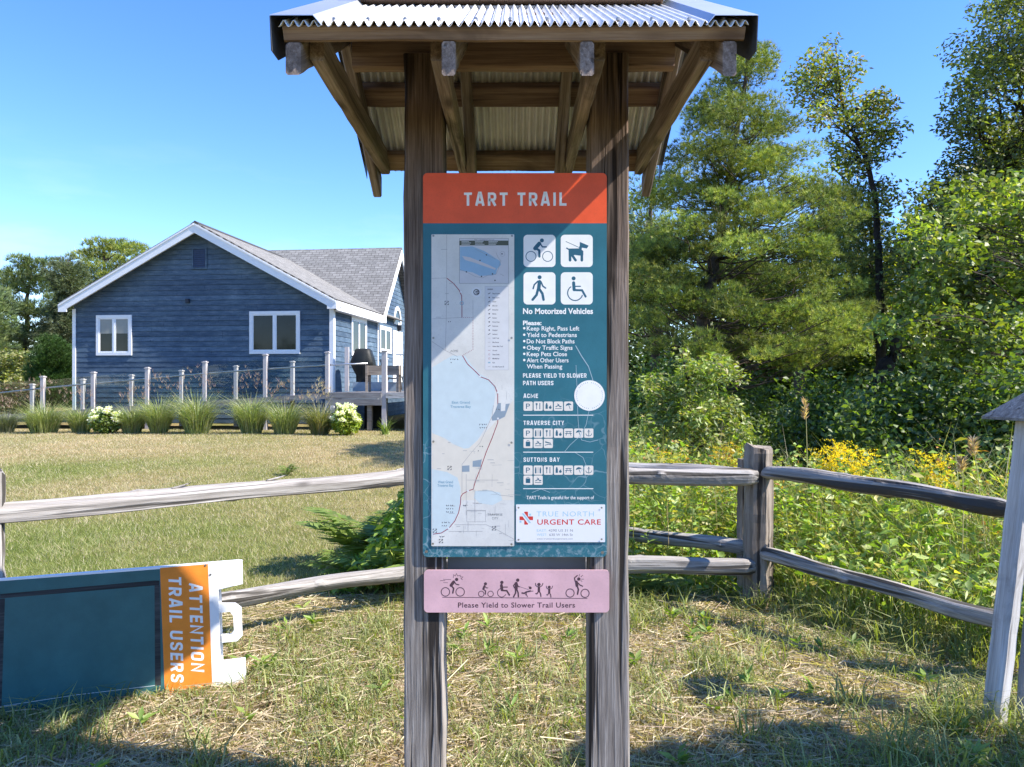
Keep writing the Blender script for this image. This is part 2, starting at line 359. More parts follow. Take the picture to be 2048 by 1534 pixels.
# purlins (flat 2x4s on the rafters)
def purlin(y, name, mat, x0=-.592, x1=.602):
    back = y > YR; s = -1 if back else 1
    z = zr(y) + RH + .019 / math.cos(math.radians(30))
    n = V((0, -s * math.sin(math.radians(30)), math.cos(math.radians(30))))
    lumber(name, (x0, y, z), (x1, y, z), .089, .038, mat, kiosk, up=tuple(n))
purlin(1.978, 'eave_board', M['fascia']); purlin(2.30, 'purlin', M['lumber_dark'], -.58, .58)
purlin(2.83, 'purlin', M['lumber_dark'], -.58, .58); purlin(3.115, 'eave_board', M['fascia'], -.58, .58)
# corrugated sheets
C30, S30 = math.cos(math.radians(30)), math.sin(math.radians(30))
def corrugated(side):
    nx, ny = 47 * 10 + 1, 10; x = np.linspace(-.598, .606, nx); off = RH + .044 + .007
    if side == 0: yy = np.linspace(1.918, 2.512, ny)
    else: yy = np.linspace(2.622, 3.19, ny)
    X, Y = np.meshgrid(x, yy); zl = np.vectorize(zr)(Y) + off
    a = .0072 * np.sin(2 * np.pi * X / .0257) / C30
    Z = zl + a
    Vv = np.stack([X, Y, Z], -1).reshape(-1, 3); i = (np.arange(ny - 1)[:, None] * nx + np.arange(nx - 1)[None, :]).ravel()
    o = npmesh('roof_sheet', Vv, np.stack([i, i + 1, i + nx + 1, i + nx], 1), M['galv'], kiosk, smooth=True)
    md = o.modifiers.new('thickness', 'SOLIDIFY'); md.thickness = .0012
    return o
corrugated(0); corrugated(1)
for i in range(13):
    xs_ = -.56 + i * .0925 + (.004 if i % 2 else 0)
    for yy in (1.955, 3.14):
        zs = zr(yy) + RH + .044 + .0135; mb = MB(); mb.tube([(xs_, yy, zs - .004), (xs_, yy, zs + .004)], .0055, 7); mb.build('roof_screw', M['screw'], kiosk)
mb = MB(); zt = zr(YR) + RH + .02
mb.box((-.50, 2.47, zt + .012), (.50, 2.508, zt + .058)); mb.build('ridge_board', M['lumber_dark'], kiosk)
mb = MB(); zk = zt + .0685
mb.prism([(2.455, zk - .016), (2.458, zk - .019), (2.545, zk + .012), (2.632, zk - .019), (2.635, zk - .016), (2.545, zk + .0145)], 0, -.535, .545); mb.build('ridge_cap', M['galv_smooth'], kiosk)
DRIP = plain('shaded_drip_edge', (.075, .078, .088), .45, .3, .1, 5)  # same sheet metal as the top; its shade is put into this colour
def flashing(sx, xo, xi):
    """bent sheet along the gable edge: light top flange with inner lip, outer drop coloured dark for its shade"""
    t = .002; lift = RH + .044 + .030
    for front in (True, False):
        yy = [1.912, YR - .02] if front else [YR + .02, 3.195]
        prof = [(xo, 0), (xi, 0), (xi + sx * -.022, -.026)]; vs = []
        for y in yy:
            zl = zr(y) + lift
            vs += [(x, y, zl + dz) for (x, dz) in prof] + [(x, y, zl + dz - t) for (x, dz) in prof]
        fs = []
        for k in range(2): fs += [(k, k + 1, 7 + k, 6 + k), (3 + k, 9 + k, 10 + k, 4 + k)]
        for e in (0, 6):
            for k in range(2): fs.append((e + k, e + k + 3, e + k + 4, e + k + 1))
        fs += [(0, 6, 9, 3), (2, 5, 11, 8)]
        mb = MB(); mb.add(vs, fs); mb.build('edge_flashing', M['galv_smooth'], kiosk)
        d0 = .115 if front else .055; poly = []
        ya, yb = yy; za, zb_ = zr(ya) + lift - .003, zr(yb) + lift - .003
        if front: poly = [(ya, za), (yb, zb_), (yb, zb_ - d0), (ya + .07, zr(ya + .07) + lift - d0 - .012), (ya + .012, za - d0 * .72)]
        else: poly = [(ya, za), (yb, zb_), (yb, zb_ - d0), (ya, za - d0)]
        mb = MB(); mb.prism(poly, 0, xo - sx * -.0005, xo - sx * .0015 - sx * .0005); mb.build('drip_edge', DRIP, kiosk)
flashing(-1, -.618, -.508); flashing(1, .628, .518)
mb = MB(); mb.box((-.2235, YP + .118, .842), (.2555, YP + .128, 1.272)); mb.build('rear_panel', plain('grey_backing', (.36, .35, .34), .6), kiosk)
mb = MB(); mb.box((-.2235, YP + .05, 1.265), (.2555, YP + .088, 1.30)); mb.build('cross_rail', M['post'], kiosk)

# ---------------------------------------------------------------- flat graphics on a panel
class Flat:
    """2D drawing in a panel's own plane; map2 turns drawing units into panel-local (x, z)"""
    def __init__(s, map2): s.m2 = map2; s.parts = {}; s.k = 0
    def _add(s, key, pts, fs, lay):
        s.k += 1; bs = .0026 if lay >= .0026 else 0; y = -(bs + (lay - bs) * (.1 if lay < .0044 else 1) + s.k * 5e-7); mb = s.parts.setdefault(key, MB())
        vs = []
        for p in pts:
            x, z = s.m2(*p); vs.append((x, y, z))
        mb.add(vs, fs)
    def poly(s, key, pts, lay):
        tr = tessellate_polygon([[Vector((p[0], p[1], 0)) for p in pts]]); s._add(key, pts, [tuple(t) for t in tr], lay)
    def disc(s, key, c, r, lay, n=28):
        s._add(key, [(c[0] + r * math.cos(6.2832 * i / n), c[1] + r * math.sin(6.2832 * i / n)) for i in range(n)], [tuple(range(n))], lay)
    def stroke(s, key, pts, w, lay, caps=True):
        n = len(pts); L, R = [], []
        for i in range(n):
            a = pts[max(i - 1, 0)]; b = pts[i]; c = pts[min(i + 1, n - 1)]
            def nrm(p, q):
                dx, dy = q[0] - p[0], q[1] - p[1]; l = math.hypot(dx, dy) or 1; return (-dy / l, dx / l)
            n1 = nrm(a, b) if i > 0 else nrm(b, c); n2 = nrm(b, c) if i < n - 1 else n1
            mx, my = n1[0] + n2[0], n1[1] + n2[1]; l = math.hypot(mx, my) or 1; mx, my = mx / l, my / l
            sc = min(1.6, 1 / max(.4, mx * n1[0] + my * n1[1])) * w / 2
            L.append((b[0] + mx * sc, b[1] + my * sc)); R.append((b[0] - mx * sc, b[1] - my * sc))
        s._add(key, L + R, [(i, i + 1, n + i + 1, n + i) for i in range(n - 1)], lay)
        if caps:
            s.disc(key, pts[0], w / 2, lay, 14); s.disc(key, pts[-1], w / 2, lay, 14)
    def arc(s, key, c, r, w, a0, a1, lay, n=36):
        pts = [(c[0] + r * math.cos(a0 + (a1 - a0) * i / n), c[1] + r * math.sin(a0 + (a1 - a0) * i / n)) for i in range(n + 1)]
        s.stroke(key, pts, w, lay, caps=False)
    def rrect(s, key, x0, y0, x1, y1, r, lay, n=6):
        pts = []
        for (cx, cy, a) in ((x1 - r, y0 + r, -90), (x1 - r, y1 - r, 0), (x0 + r, y1 - r, 90), (x0 + r, y0 + r, 180)):
            for i in range(n + 1):
                t = math.radians(a + 90 * i / n); pts.append((cx + r * math.cos(t), cy + r * math.sin(t)))
        s._add(key, pts, [tuple(range(len(pts)))], lay)
    def text(s, key, body, x0, x1, base, cap, lay, bold=.0, space=1.0, xf=None):
        cu = bpy.data.curves.new('t', 'FONT'); cu.body = body; cu.size = 1; cu.offset = bold; cu.space_character = space; cu.resolution_u = 3
        ob = bpy.data.objects.new('t', cu); me = bpy.data.meshes.new_from_object(ob)
        co = np.zeros(len(me.vertices) * 3, np.float32); me.vertices.foreach_get('co', co); co = co.reshape(-1, 3)
        fs = [tuple(p.vertices) for p in me.polygons]
        bx0, bx1 = co[:, 0].min(), co[:, 0].max(); sx = (x1 - x0) / (bx1 - bx0); sy = cap / .729
        pts = [(x0 + (c[0] - bx0) * sx, base - c[1] * sy) for c in co]
        if xf: pts = [xf(*p) for p in pts]
        s._add(key, pts, fs, lay)
        bpy.data.objects.remove(ob); bpy.data.curves.remove(cu); bpy.data.meshes.remove(me)
    def caps(s, key, body, x0, x1, base, cap, lay, t=.2, gap=.15, xf=None):
        """uniform-stroke sign capitals, fitted between x0 and x1"""
        a, q = t / 2, 1 - t / 2
        def O(w): return [(w / 2, q), (w - .24, q), (w - a - .03, q - .06), (w - a, q - .16), (w - a, a + .16), (w - a - .03, a + .06), (w - .24, a), (.24, a), (a + .03, a + .06), (a, a + .16), (a, q - .16), (a + .03, q - .06), (.24, q), (w / 2, q)]
        G = {'T': (.60, [[(0, q), (.60, q)], [(.30, q), (.30, 0)]]), 'A': (.68, [[(a * .8, 0), (.29, .97), (.39, .97), (.68 - a * .8, 0)], [(.18, .27), (.50, .27)]]),
             'R': (.64, [[(a, 0), (a, q), (.42, q), (.51, q - .06), (.54, q - .15), (.54, .60), (.51, .51), (.42, .45), (a, .45)], [(.32, .45), (.57, 0)]]), 'I': (.2, [[(.1, 0), (.1, 1)]]),
             'L': (.54, [[(a, 1), (a, a), (.54, a)]]), 'E': (.56, [[(.56, q), (a, q), (a, a), (.56, a)], [(a, .51), (.50, .51)]]), 'N': (.68, [[(a, 0), (a, .93), (.58, .07), (.58, 1)]]),
             'O': (.66, [O(.66)]), 'U': (.66, [[(a, 1), (a, .26), (a + .04, .15), (.24, a), (.42, a), (.52, .15), (.56, .26), (.56, 1)]]),
             'S': (.62, [[(.52, .70), (.52, .78), (.48, .87), (.38, q), (.24, q), (.14, .87), (.10, .78), (.10, .68), (.15, .58), (.47, .42), (.52, .32), (.52, .22), (.48, .13), (.38, a), (.24, a), (.14, .13), (.10, .22), (.10, .30)]]),
             'P': (.62, [[(a, 0), (a, q), (.40, q), (.49, q - .06), (.52, q - .15), (.52, .58), (.49, .49), (.40, .42), (a, .42)]]), 'C': (.62, [[(.52, .68), (.52, .78), (.48, .87), (.38, q), (.24, q), (.14, .87), (.10, .76), (.10, .24), (.14, .13), (.24, a), (.38, a), (.48, .13), (.52, .22), (.52, .32)]]),
             'M': (.98, [[(a, 0), (a, .93), (.49, .25), (.88, .93), (.88, 0)]]), 'V': (.66, [[(a * .7, 1), (.28, .03), (.38, .03), (.66 - a * .7, 1)]]), 'Y': (.64, [[(a * .7, 1), (.32, .45), (.64 - a * .7, 1)], [(.32, .47), (.32, 0)]]),
             'D': (.66, [[(a, a), (a, q), (.36, q), (.50, q - .06), (.56, q - .2), (.56, a + .2), (.50, a + .06), (.36, a), (a, a)]]), 'W': (.96, [[(a * .6, 1), (.23, .04), (.30, .04), (.48, .85), (.66, .04), (.73, .04), (.96 - a * .6, 1)]]),
             'H': (.66, [[(a, 0), (a, 1)], [(.56, 0), (.56, 1)], [(a, .51), (.56, .51)]]), 'B': (.64, [[(a, a), (a, q), (.42, q), (.52, .80), (.52, .62), (.42, .52), (a, .52)], [(.42, .52), (.54, .42), (.54, .2), (.42, a), (a, a)]]), ' ': (.22, [])}
        tot = sum(G[c][0] + gap for c in body) - gap; k = (x1 - x0) / tot; x = x0; keep = s.m2
        if xf: s.m2 = lambda u, v: keep(*xf(u, v))
        for c in body:
            w, st = G[c]
            for line in st: s.stroke(key, [(x + u * k, base - v * cap) for (u, v) in line], t * (k * .5 + cap * .5), lay, caps=False)
            x += (w + gap) * k
        s.m2 = keep
    def flush(s, key, name, mat, parent, Mx):
        mb = s.parts.pop(key); me = bpy.data.meshes.new(name); me.from_pydata(mb.v, [], mb.f); me.materials.append(mat)
        o = bpy.data.objects.new(name, me); me.update()
        import bmesh
        bm = bmesh.new(); bm.from_mesh(me)
        for f in bm.faces:
            if f.normal.y > 0: f.normal_flip()
        bm.to_mesh(me); bm.free(); return put(o, parent, Mx)
def rr_panel(x0, y0, x1, y1, r, m2, t):
    """rounded panel solid: front at local y=0, thickness t"""
    poly = []
    for (cx, cy, a) in ((x1 - r, y0 + r, -90), (x1 - r, y1 - r, 0), (x0 + r, y1 - r, 90), (x0 + r, y0 + r, 180)):
        for i in range(6):
            q = math.radians(a + 18 * i); poly.append(m2(cx + r * math.cos(q), cy + r * math.sin(q)))
    mb = MB(); mb.prism(poly, 1, 0, t); return mb
def ink(name, c, rough=.45, var=.04): return plain(name, c, rough, var=var, scale=30)
def faded(name, c, scr=.0, rough=.4):
    """printed sheet metal: faint fading, scuffs and (scr) crazing lines low on the panel"""
    m, nt, b = new_mat(name); b.inputs['Roughness'].default_value = rough; b.inputs['Specular IOR Level'].default_value = .35
    v = coords(nt, (1, 1, 1), rand=False); f = noise(nt, v, 7, 6, .65)
    cc = ramp(nt, [(.3, tuple(x * .86 for x in c)), (.7, tuple(min(1, x * 1.12 + .004) for x in c))], f)
    cc = mix(nt, cc, tuple(x * .78 for x in c), ramp(nt, [(.55, (0, 0, 0)), (.75, (.7, .7, .7))], noise(nt, v, 160, 3, .7)))
    if scr:
        sp = N(nt, 'ShaderNodeSeparateXYZ'); nt.links.new(v, sp.inputs[0])
        wv = N(nt, 'ShaderNodeVectorMath', operation='ADD'); nn = N(nt, 'ShaderNodeTexNoise'); nn.inputs['Scale'].default_value = 9
        nt.links.new(v, nn.inputs['Vector']); sc_ = N(nt, 'ShaderNodeVectorMath', operation='SCALE'); sc_.inputs['Scale'].default_value = .12
        nt.links.new(nn.outputs['Color'], sc_.inputs[0]); nt.links.new(v, wv.inputs[0]); nt.links.new(sc_.outputs[0], wv.inputs[1])
        vo = N(nt, 'ShaderNodeTexVoronoi', feature='DISTANCE_TO_EDGE'); vo.inputs['Scale'].default_value = 17; nt.links.new(wv.outputs[0], vo.inputs['Vector'])
        ln = ramp(nt, [(0, (1, 1, 1)), (.018, (.6, .6, .6)), (.03, (0, 0, 0))], vo.outputs['Distance'])
        def lim(sock, a, bb_):
            r_ = N(nt, 'ShaderNodeMapRange'); r_.inputs[1].default_value = a; r_.inputs[2].default_value = bb_; nt.links.new(sock, r_.inputs[0]); return r_.outputs[0]
        def mul(a, b2):
            q = N(nt, 'ShaderNodeMath', operation='MULTIPLY')
            for i_, s_ in enumerate((a, b2)):
                if isinstance(s_, (int, float)): q.inputs[i_].default_value = s_
                else: nt.links.new(s_, q.inputs[i_])
            return q.outputs[0]
        msk = mul(mul(lim(sp.outputs[2], .02, -.22), ln), lim(noise(nt, v, 6, 3), .42, .62))
        cc = mix(nt, cc, (.40, .52, .58), mul(msk, scr))
        spk = mul(mul(lim(sp.outputs[2], -.51, -.56), ramp(nt, [(.5, (0, 0, 0)), (.62, (1, 1, 1))], noise(nt, v, 55, 6, .7))), .55)
        cc = mix(nt, cc, (.38, .46, .50), spk)
    nt.links.new(cc, b.inputs['Base Color']); return m
# ---------------------------------------------------------------- main trail sign
K = DS / F
SM = Matrix.Translation((0, DS, EYE))
def m2s(px, py): return ((px - CX) * K, (CY - py) * K)
sign = thing('trail_sign', (.01, DS, .93), 'large teal trail sign with orange-red TART TRAIL header, map and pictograms', 'sign')
TEAL, ORANGE = (.028, .15, .195), (.84, .10, .02)
MT = faded('teal_print', TEAL, .45); MO = faded('orange_red_print', ORANGE)
WHITE = ink('white_print', (.87, .86, .83)); CREAM = ink('cream_print', (.78, .72, .64)); TEALI = ink('teal_ink', (.03, .12, .18)); DINK = ink('dark_ink', (.06, .06, .07))
rr_panel(846, 346, 1213.5, 1114, 9, m2s, .006).build('panel', MT, sign, SM)
g = Flat(m2s)
pts = []
for (cx_, cy_, a_) in ((1213.5 - 9, 355, -90), (855, 355, 180)):
    if a_ == -90: pts += [(cx_ + 9 * math.cos(math.radians(-90 + 15 * i)), cy_ + 9 * math.sin(math.radians(-90 + 15 * i))) for i in range(7)] + [(1213.5, 446.5), (846, 446.5)]
    else: pts += [(cx_ + 9 * math.cos(math.radians(180 + 15 * i)), cy_ + 9 * math.sin(math.radians(180 + 15 * i))) for i in range(7)]
g.poly('band', pts, .0005); g.flush('band', 'header_band', MO, sign, SM)
g.caps('w', 'TART TRAIL', 928, 1133, 411.5, 26.5, .001, t=.19, gap=.26)
g.flush('w', 'header_lettering', WHITE, sign, SM)
T = lambda s, x0, x1, b_, c_, bo=.02, **kw: g.text('w', s, x0, x1, b_, c_, .001, bold=bo, **kw)
T('No Motorized Vehicles', 1046, 1186, 627.5, 11.5, .03); T('Please:', 1046, 1083, 650, 9, .03)
for i, (s, x1, b_) in enumerate((('Keep Right, Pass Left', 1158.5, 661), ('Yield to Pedestrians', 1153.5, 674), ('Do Not Block Paths', 1149, 686.7), ('Obey Traffic Signs', 1145, 699.5), ('Keep Pets Close', 1134, 712.2), ('Alert Other Users', 1137, 724.6), ('When Passing', 1124.5, 737))):
    T(s, 1053.5, x1, b_, 9, .012)
    if i < 6: g.disc('w', (1048.5, b_ - 4.5), 2.4, .001)
g.caps('w', 'PLEASE YIELD TO SLOWER', 1046, 1173, 755.3, 8.6, .001, t=.185); g.caps('w', 'PATH USERS', 1046, 1107, 770.3, 8.6, .001, t=.185)
g.caps('w', 'ACME', 1047, 1076, 796, 8.6, .001, t=.185, gap=.2); g.caps('w', 'TRAVERSE CITY', 1047, 1128, 850, 8.6, .001, t=.185, gap=.22); g.caps('w', 'SUTTONS BAY', 1047, 1119, 923.5, 8.6, .001, t=.185, gap=.22)
T('TART Trails is grateful for the support of', 1053, 1188, 998.3, 7, .012)
for y in (830.3, 904.3, 977.3): g.stroke('w', [(1046.5, y), (1186.5, y)], 1.5, .001, caps=False)
g.flush('w', 'lettering', WHITE, sign, SM)
def Z3(*p): return [(830 + x / 4.795, 440 + y / 4.795) for (x, y) in p]
def z3(x, y): return (830 + x / 4.795, 440 + y / 4.795)
W3 = lambda w: w / 4.795
TL = []
for (x, y) in ((1047, 469.5), (1121.5, 469.5), (1047, 544.5), (1121.5, 544.5)): g.rrect('tile', x, y, x + 64, y + 64.5, 8, .0008); TL.append(g.flush('tile', 'pictogram_tile', WHITE, sign, SM))
ST = lambda pts, w, key='pic', lay=.0014: g.stroke(key, Z3(*pts), W3(w), lay)
for cx_ in (1112, 1272): g.arc('pic', z3(cx_, 349), W3(48), W3(7), 0, 6.2832, .0014)
g.disc('pic', z3(1217, 196), W3(19), .0014)
ST([(1192, 226), (1152, 272)], 38); ST([(1160, 272), (1192, 292), (1193, 350)], 22); ST([(1200, 224), (1222, 258), (1260, 258)], 13)
g.flush('pic', 'pictogram', TEALI, TL[0], SM)
ST([(1455, 270), (1478, 284), (1590, 292)], 12); g.poly('pic', Z3((1472, 274), (1575, 272), (1614, 296), (1614, 335), (1588, 342), (1530, 335), (1498, 352), (1474, 352)), .0014)
ST([(1486, 320), (1487, 386)], 25); ST([(1505, 335), (1540, 386)], 24); ST([(1600, 310), (1600, 386)], 25)
g.poly('pic', Z3((1580, 210), (1665, 246), (1648, 273), (1580, 262)), .0014); ST([(1447, 206), (1575, 264)], 5); ST([(1588, 258), (1585, 290)], 26)
g.flush('pic', 'pictogram', TEALI, TL[1], SM)
g.disc('pic', z3(1195, 549), W3(19), .0014); ST([(1194, 592), (1186, 660)], 34); ST([(1178, 588), (1144, 620), (1133, 658)], 14); ST([(1208, 592), (1226, 634), (1252, 653)], 14)
ST([(1180, 662), (1166, 718), (1128, 764)], 24); ST([(1192, 662), (1222, 706), (1233, 764)], 24)
g.flush('pic', 'pictogram', TEALI, TL[2], SM)
g.disc('pic', z3(1521, 560), W3(19), .0014); ST([(1521, 602), (1526, 668)], 30); ST([(1528, 672), (1602, 674), (1636, 734)], 20); ST([(1534, 636), (1586, 636)], 11)
g.arc('pic', z3(1536, 700), W3(72), W3(10), math.radians(15), math.radians(238), .0014)
g.flush('pic', 'pictogram', TEALI, TL[3], SM)
# small service tiles
def glyph(kind, x, y):
    q = lambda *p: [(x + a, y + b_) for (a, b_) in p]; S = lambda p, w: g.stroke('gl', q(*p), w, .0014)
    if kind == 'P': g.text('gl', 'P', x + 5, x + 13, y + 14.5, 11, .0014, bold=.0)
    elif kind == 'wc':
        for a in (4.2, 13.4): g.disc('gl', (x + a, y + 5), 1.4, .0014, 10); S([(a, 7.4), (a, 14.4)], 2.8)
        S([(8.8, 3.5), (8.8, 15)], .8)
    elif kind == 'eat': S([(6, 3.5), (6, 15)], 1.3); S([(4.6, 3.6), (4.9, 7)], .9); S([(7.4, 3.6), (7.1, 7)], .9); S([(12.4, 3.6), (12.4, 15)], 1.6)
    elif kind == 'brew': g.poly('gl', q((3.6, 7.5), (5, 3), (6.6, 3), (8, 7.5), (8, 14.6), (3.6, 14.6)), .0014); g.disc('gl', (x + 13, y + 12), 2.7, .0014, 14); S([(13, 9.5), (14.2, 7.5)], .9)
    elif kind == 'swim': S([(3, 14), (15, 14)], 1.1); S([(4, 10.5), (9.5, 7.5), (12.5, 10.8)], 1.8); S([(7, 5), (10, 6.4)], 1.4); g.disc('gl', (x + 14, y + 10), 1.3, .0014, 10)
    elif kind == 'umb':
        g.poly('gl', q((3.2, 9.3), (5, 5), (9, 3), (13.2, 4.3), (15.4, 7.4), (12, 6.8), (9, 7), (6, 8.2)), .0014); S([(9, 6), (12.4, 15)], 1)
    elif kind == 'pic': S([(3.5, 6), (14.5, 6)], 1.3); S([(2.5, 10), (15.5, 10)], 1.2); S([(6.5, 6), (4, 14)], 1.2); S([(11.5, 6), (14, 14)], 1.2)
    elif kind == 'anc':
        S([(9, 4), (9, 15)], 1.2); S([(6.4, 6.6), (11.6, 6.6)], 1); g.disc('gl', (x + 9, y + 3.6), 1.3, .0014, 10)
        S([(3.2, 10.5), (4.6, 13.6), (9, 15.2), (13.4, 13.6), (14.8, 10.5)], 1.1)
    elif kind == 'shop': g.poly('gl', q((4.6, 6), (13.4, 6), (13.4, 15), (4.6, 15)), .0014); S([(6.6, 6), (7, 3.6), (11, 3.6), (11.4, 6)], .9)
    elif kind == 'boat': g.poly('gl', q((3, 5), (14.5, 8.4), (14.5, 10), (3, 7.6)), .0014); S([(3, 12.8), (9, 11), (15, 12)], 1.4)
rows = [(803, ('P', 'eat', 'brew', 'swim', 'umb')), (857, ('P', 'wc', 'eat', 'brew', 'pic', 'umb', 'anc')), (877.5, ('shop', 'swim', 'boat')), (931, ('P', 'wc', 'eat', 'brew', 'pic', 'umb', 'anc')), (951, ('shop', 'swim'))]
for (y, ks) in rows:
    for i, k_ in enumerate(ks):
        x = 1047 + 20.25 * i; g.rrect('st', x, y, x + 18.2, y + 18.6, 2.4, .0008, 3); glyph(k_, x, y); ti = g.flush('st', 'service_tile', CREAM, sign, SM); g.flush('gl', 'service_pictogram', TEALI, ti, SM)
# sticker (code left blank), crack streaks
g.disc('sk', (1179, 791), 30.5, .0016, 48); stk = g.flush('sk', 'round_sticker', WHITE, sign, SM)
for i in range(40):
    a = math.radians(95 + 350 * i / 40)
    if i % 7 == 6 or 290 < math.degrees(a) % 360 < 0: continue
    g.stroke('rg', [(1179 + 25 * math.cos(a), 791 + 25 * math.sin(a)), (1179 + 27 * math.cos(a), 791 + 27 * math.sin(a))], 1.1, .0022, caps=False)
g.flush('rg', 'ring_mark', ink('ring_grey', (.34, .36, .38)), stk, SM)
for a0, a1, w in (((1151, 691), (1163, 712), 1.5), ((1163, 712), (1177, 733), 1.4), ((1177, 733), (1186, 761), 1.2)): g.stroke('cr', [a0, a1], w, .0012, caps=False)
for pts in ([(1152, 730), (1153, 757), (1154, 773)], [(1155, 812), (1156, 838), (1158, 860), (1163, 880)], [(1178, 821), (1172, 850), (1160, 872)], [(1160, 872), (1140, 890), (1128, 905)], [(1163, 880), (1180, 884), (1196, 880)], [(1150, 905), (1166, 915), (1172, 930), (1160, 945)], [(1100, 985), (1082, 978), (1064, 985)]): g.stroke('cr', pts, .8, .0012, caps=False)
g.flush('cr', 'scratch', ink('scratch_pale', (.42, .55, .60)), sign, SM)
# ------------------------------------------------ map sheet
g = Flat(m2s)
mb = rr_panel(863, 469, 1028.5, 1092, 1.5, m2s, .002); mapo = mb.build('map_sheet', faded('map_paper', (.68, .67, .63), rough=.5), sign, Matrix.Translation((0, DS - .0026, EYE)))
L0 = .003
g.poly('land', [(864, 866), (880, 872), (905, 889), (930, 897), (948, 888), (985, 850), (1027, 800), (1027, 1000), (864, 1000)], L0)
g.flush('land', 'map_sand', ink('map_sand', (.71, .66, .57)), mapo, SM)
L0 += .0001
g.poly('wa', [(864, 735), (905, 711), (931, 712), (945, 732), (960, 748), (978, 758), (988, 768), (991, 790), (986, 820), (978, 845), (955, 880), (938, 896), (928, 897), (908, 888), (890, 876), (864, 866)], L0)
g.poly('wa', [(864, 938), (895, 944), (915, 955), (921, 975), (921, 1000), (917, 1025), (908, 1045), (897, 1060), (880, 1068), (864, 1070)], L0)
g.poly('wa', [(950, 982), (975, 980), (1000, 985), (1005, 1000), (985, 1010), (960, 1006), (948, 996)], L0)
g.flush('wa', 'map_water', ink('map_water', (.57, .66, .68)), mapo, SM)
g.poly('ins', [(919, 477), (1017, 477), (1017, 567), (919, 567)], L0); g.flush('ins', 'map_inset', ink('map_inset', (.60, .59, .60)), mapo, SM)
L0 += .0001
g.poly('iw', [(920, 494), (945, 493), (970, 503), (990, 516), (1000, 522), (1002, 530), (994, 538), (992, 548), (985, 551), (960, 552), (945, 545), (920, 541)], L0)
g.flush('iw', 'map_inset_water', ink('inset_water', (.30, .46, .60)), mapo, SM)
L0 += .0001
g.poly('il', [(924, 512), (940, 515), (955, 521), (975, 529), (992, 537), (990, 540), (970, 533), (950, 526), (930, 520)], L0); g.flush('il', 'map_inset_land', ink('inset_land', (.58, .55, .55)), mapo, SM)
g.poly('bar', [(919, 481.5), (1017, 481.5), (1017, 491), (919, 491)], L0)
for r_ in range(3):
    for c_ in range(3): g.stroke('it', [(923 + 27 * c_, 483.4 + 2.7 * r_), (938 + 27 * c_ + 2 * ((r_ * 2 + c_) % 3), 483.4 + 2.7 * r_)], .8, L0 + .0002, caps=False)
def outline(key, x0, y0, x1, y1, w):
    for a, b_ in (((x0, y0), (x1, y0)), ((x1, y0), (x1, y1)), ((x1, y1), (x0, y1)), ((x0, y1), (x0, y0))): g.stroke(key, [a, b_], w, L0, caps=False)
outline('dk', 919, 477, 1017, 567, .5)
g.flush('bar', 'map_title_bar', ink('bar_ink', (.09, .10, .07)), mapo, SM); g.flush('it', 'map_inset_text', WHITE, mapo, SM)
g.poly('leg', [(970, 573), (1017.5, 573), (1017.5, 740), (970, 740)], L0); g.flush('leg', 'map_legend', ink('legend_paper', (.64, .64, .65)), mapo, SM)
L0 += .0001
for a in (970, 1017.5): g.stroke('gr', [(a, 573), (a, 740)], .35, L0, caps=False)
for a in (573, 740): g.stroke('gr', [(970, a), (1017.5, a)], .35, L0, caps=False)
g.text('dk', 'TART Trails Regional Overview', 948, 989, 480.6, 2.2, L0)
g.text('dk', 'LEGEND', 975, 986, 580, 2.6, L0, bold=.03)
lgd = ['Beach Access', 'Boat Launch', 'Dining', 'Bike Air', 'Breweries', 'Marina', 'Parking', 'Picnic Area', 'Restrooms', 'Shopping', 'Swimming', 'TART Trail', 'Bike Route', 'Other Bike Trail', 'On-road', 'Steep Grade', 'Mile Marker', 'Park', 'U.S. Bike Route 35']
for i, s in enumerate(lgd):
    y = 588.5 + 8.12 * i; g.text('dk', s, 985, 985 + 1.27 * len(s), y, 2.7, L0, bold=.02)
    if i < 11: g.disc('dk', (978.5, y - 1.4), 1.5, L0, 8) if i % 2 else g.stroke('dk', [(976.5, y - .4), (980.5, y - 2.6)], 1.3, L0)
    elif i == 14: g.stroke('cr', [(976, y - 1.4), (981, y - 1.4)], .6, L0, caps=False)
    elif i in (15, 16): g.arc('cr', (978.5, y - 1.4), 1.6, .4, 0, 6.283, L0, 12)
    elif i == 17: g.poly('wb', [(976, y - 2.6), (981, y - 2.6), (981, y), (976, y)], L0)
    else: g.stroke('gr', [(976, y - 1.4), (981, y - 1.4)], .6, L0, caps=False)
# trails and roads
def m4(*p): return [(830 + x / 4.145, 750 + y / 4.145) for (x, y) in p]
trail = [(893.5, 556.5), (906, 566), (918, 580), (923.5, 592), (924, 615), (924, 635)]
trail2 = [(925, 711), (935, 728), (948, 740), (962, 754), (977, 759.5), (990, 773), (995.5, 788), (996, 837)] + m4((686, 395), (640, 520), (590, 640), (545, 770), (500, 880), (484, 945), (440, 960), (395, 985), (380, 1010), (378, 1060), (362, 1140), (330, 1210), (280, 1270), (220, 1308), (150, 1318))
for t_ in (trail, trail2): g.stroke('cr', t_, 1.5, L0 + .0001, caps=False)
dots = [(924, 635), (946, 635), (946, 699), (925, 711)]
for a, b_ in zip(dots, dots[1:]):
    n_ = int(math.hypot(b_[0] - a[0], b_[1] - a[1]) / 3.2)
    for i in range(n_): g.disc('cr', (a[0] + (b_[0] - a[0]) * i / n_, a[1] + (b_[1] - a[1]) * i / n_), .75, L0 + .0001, 8)
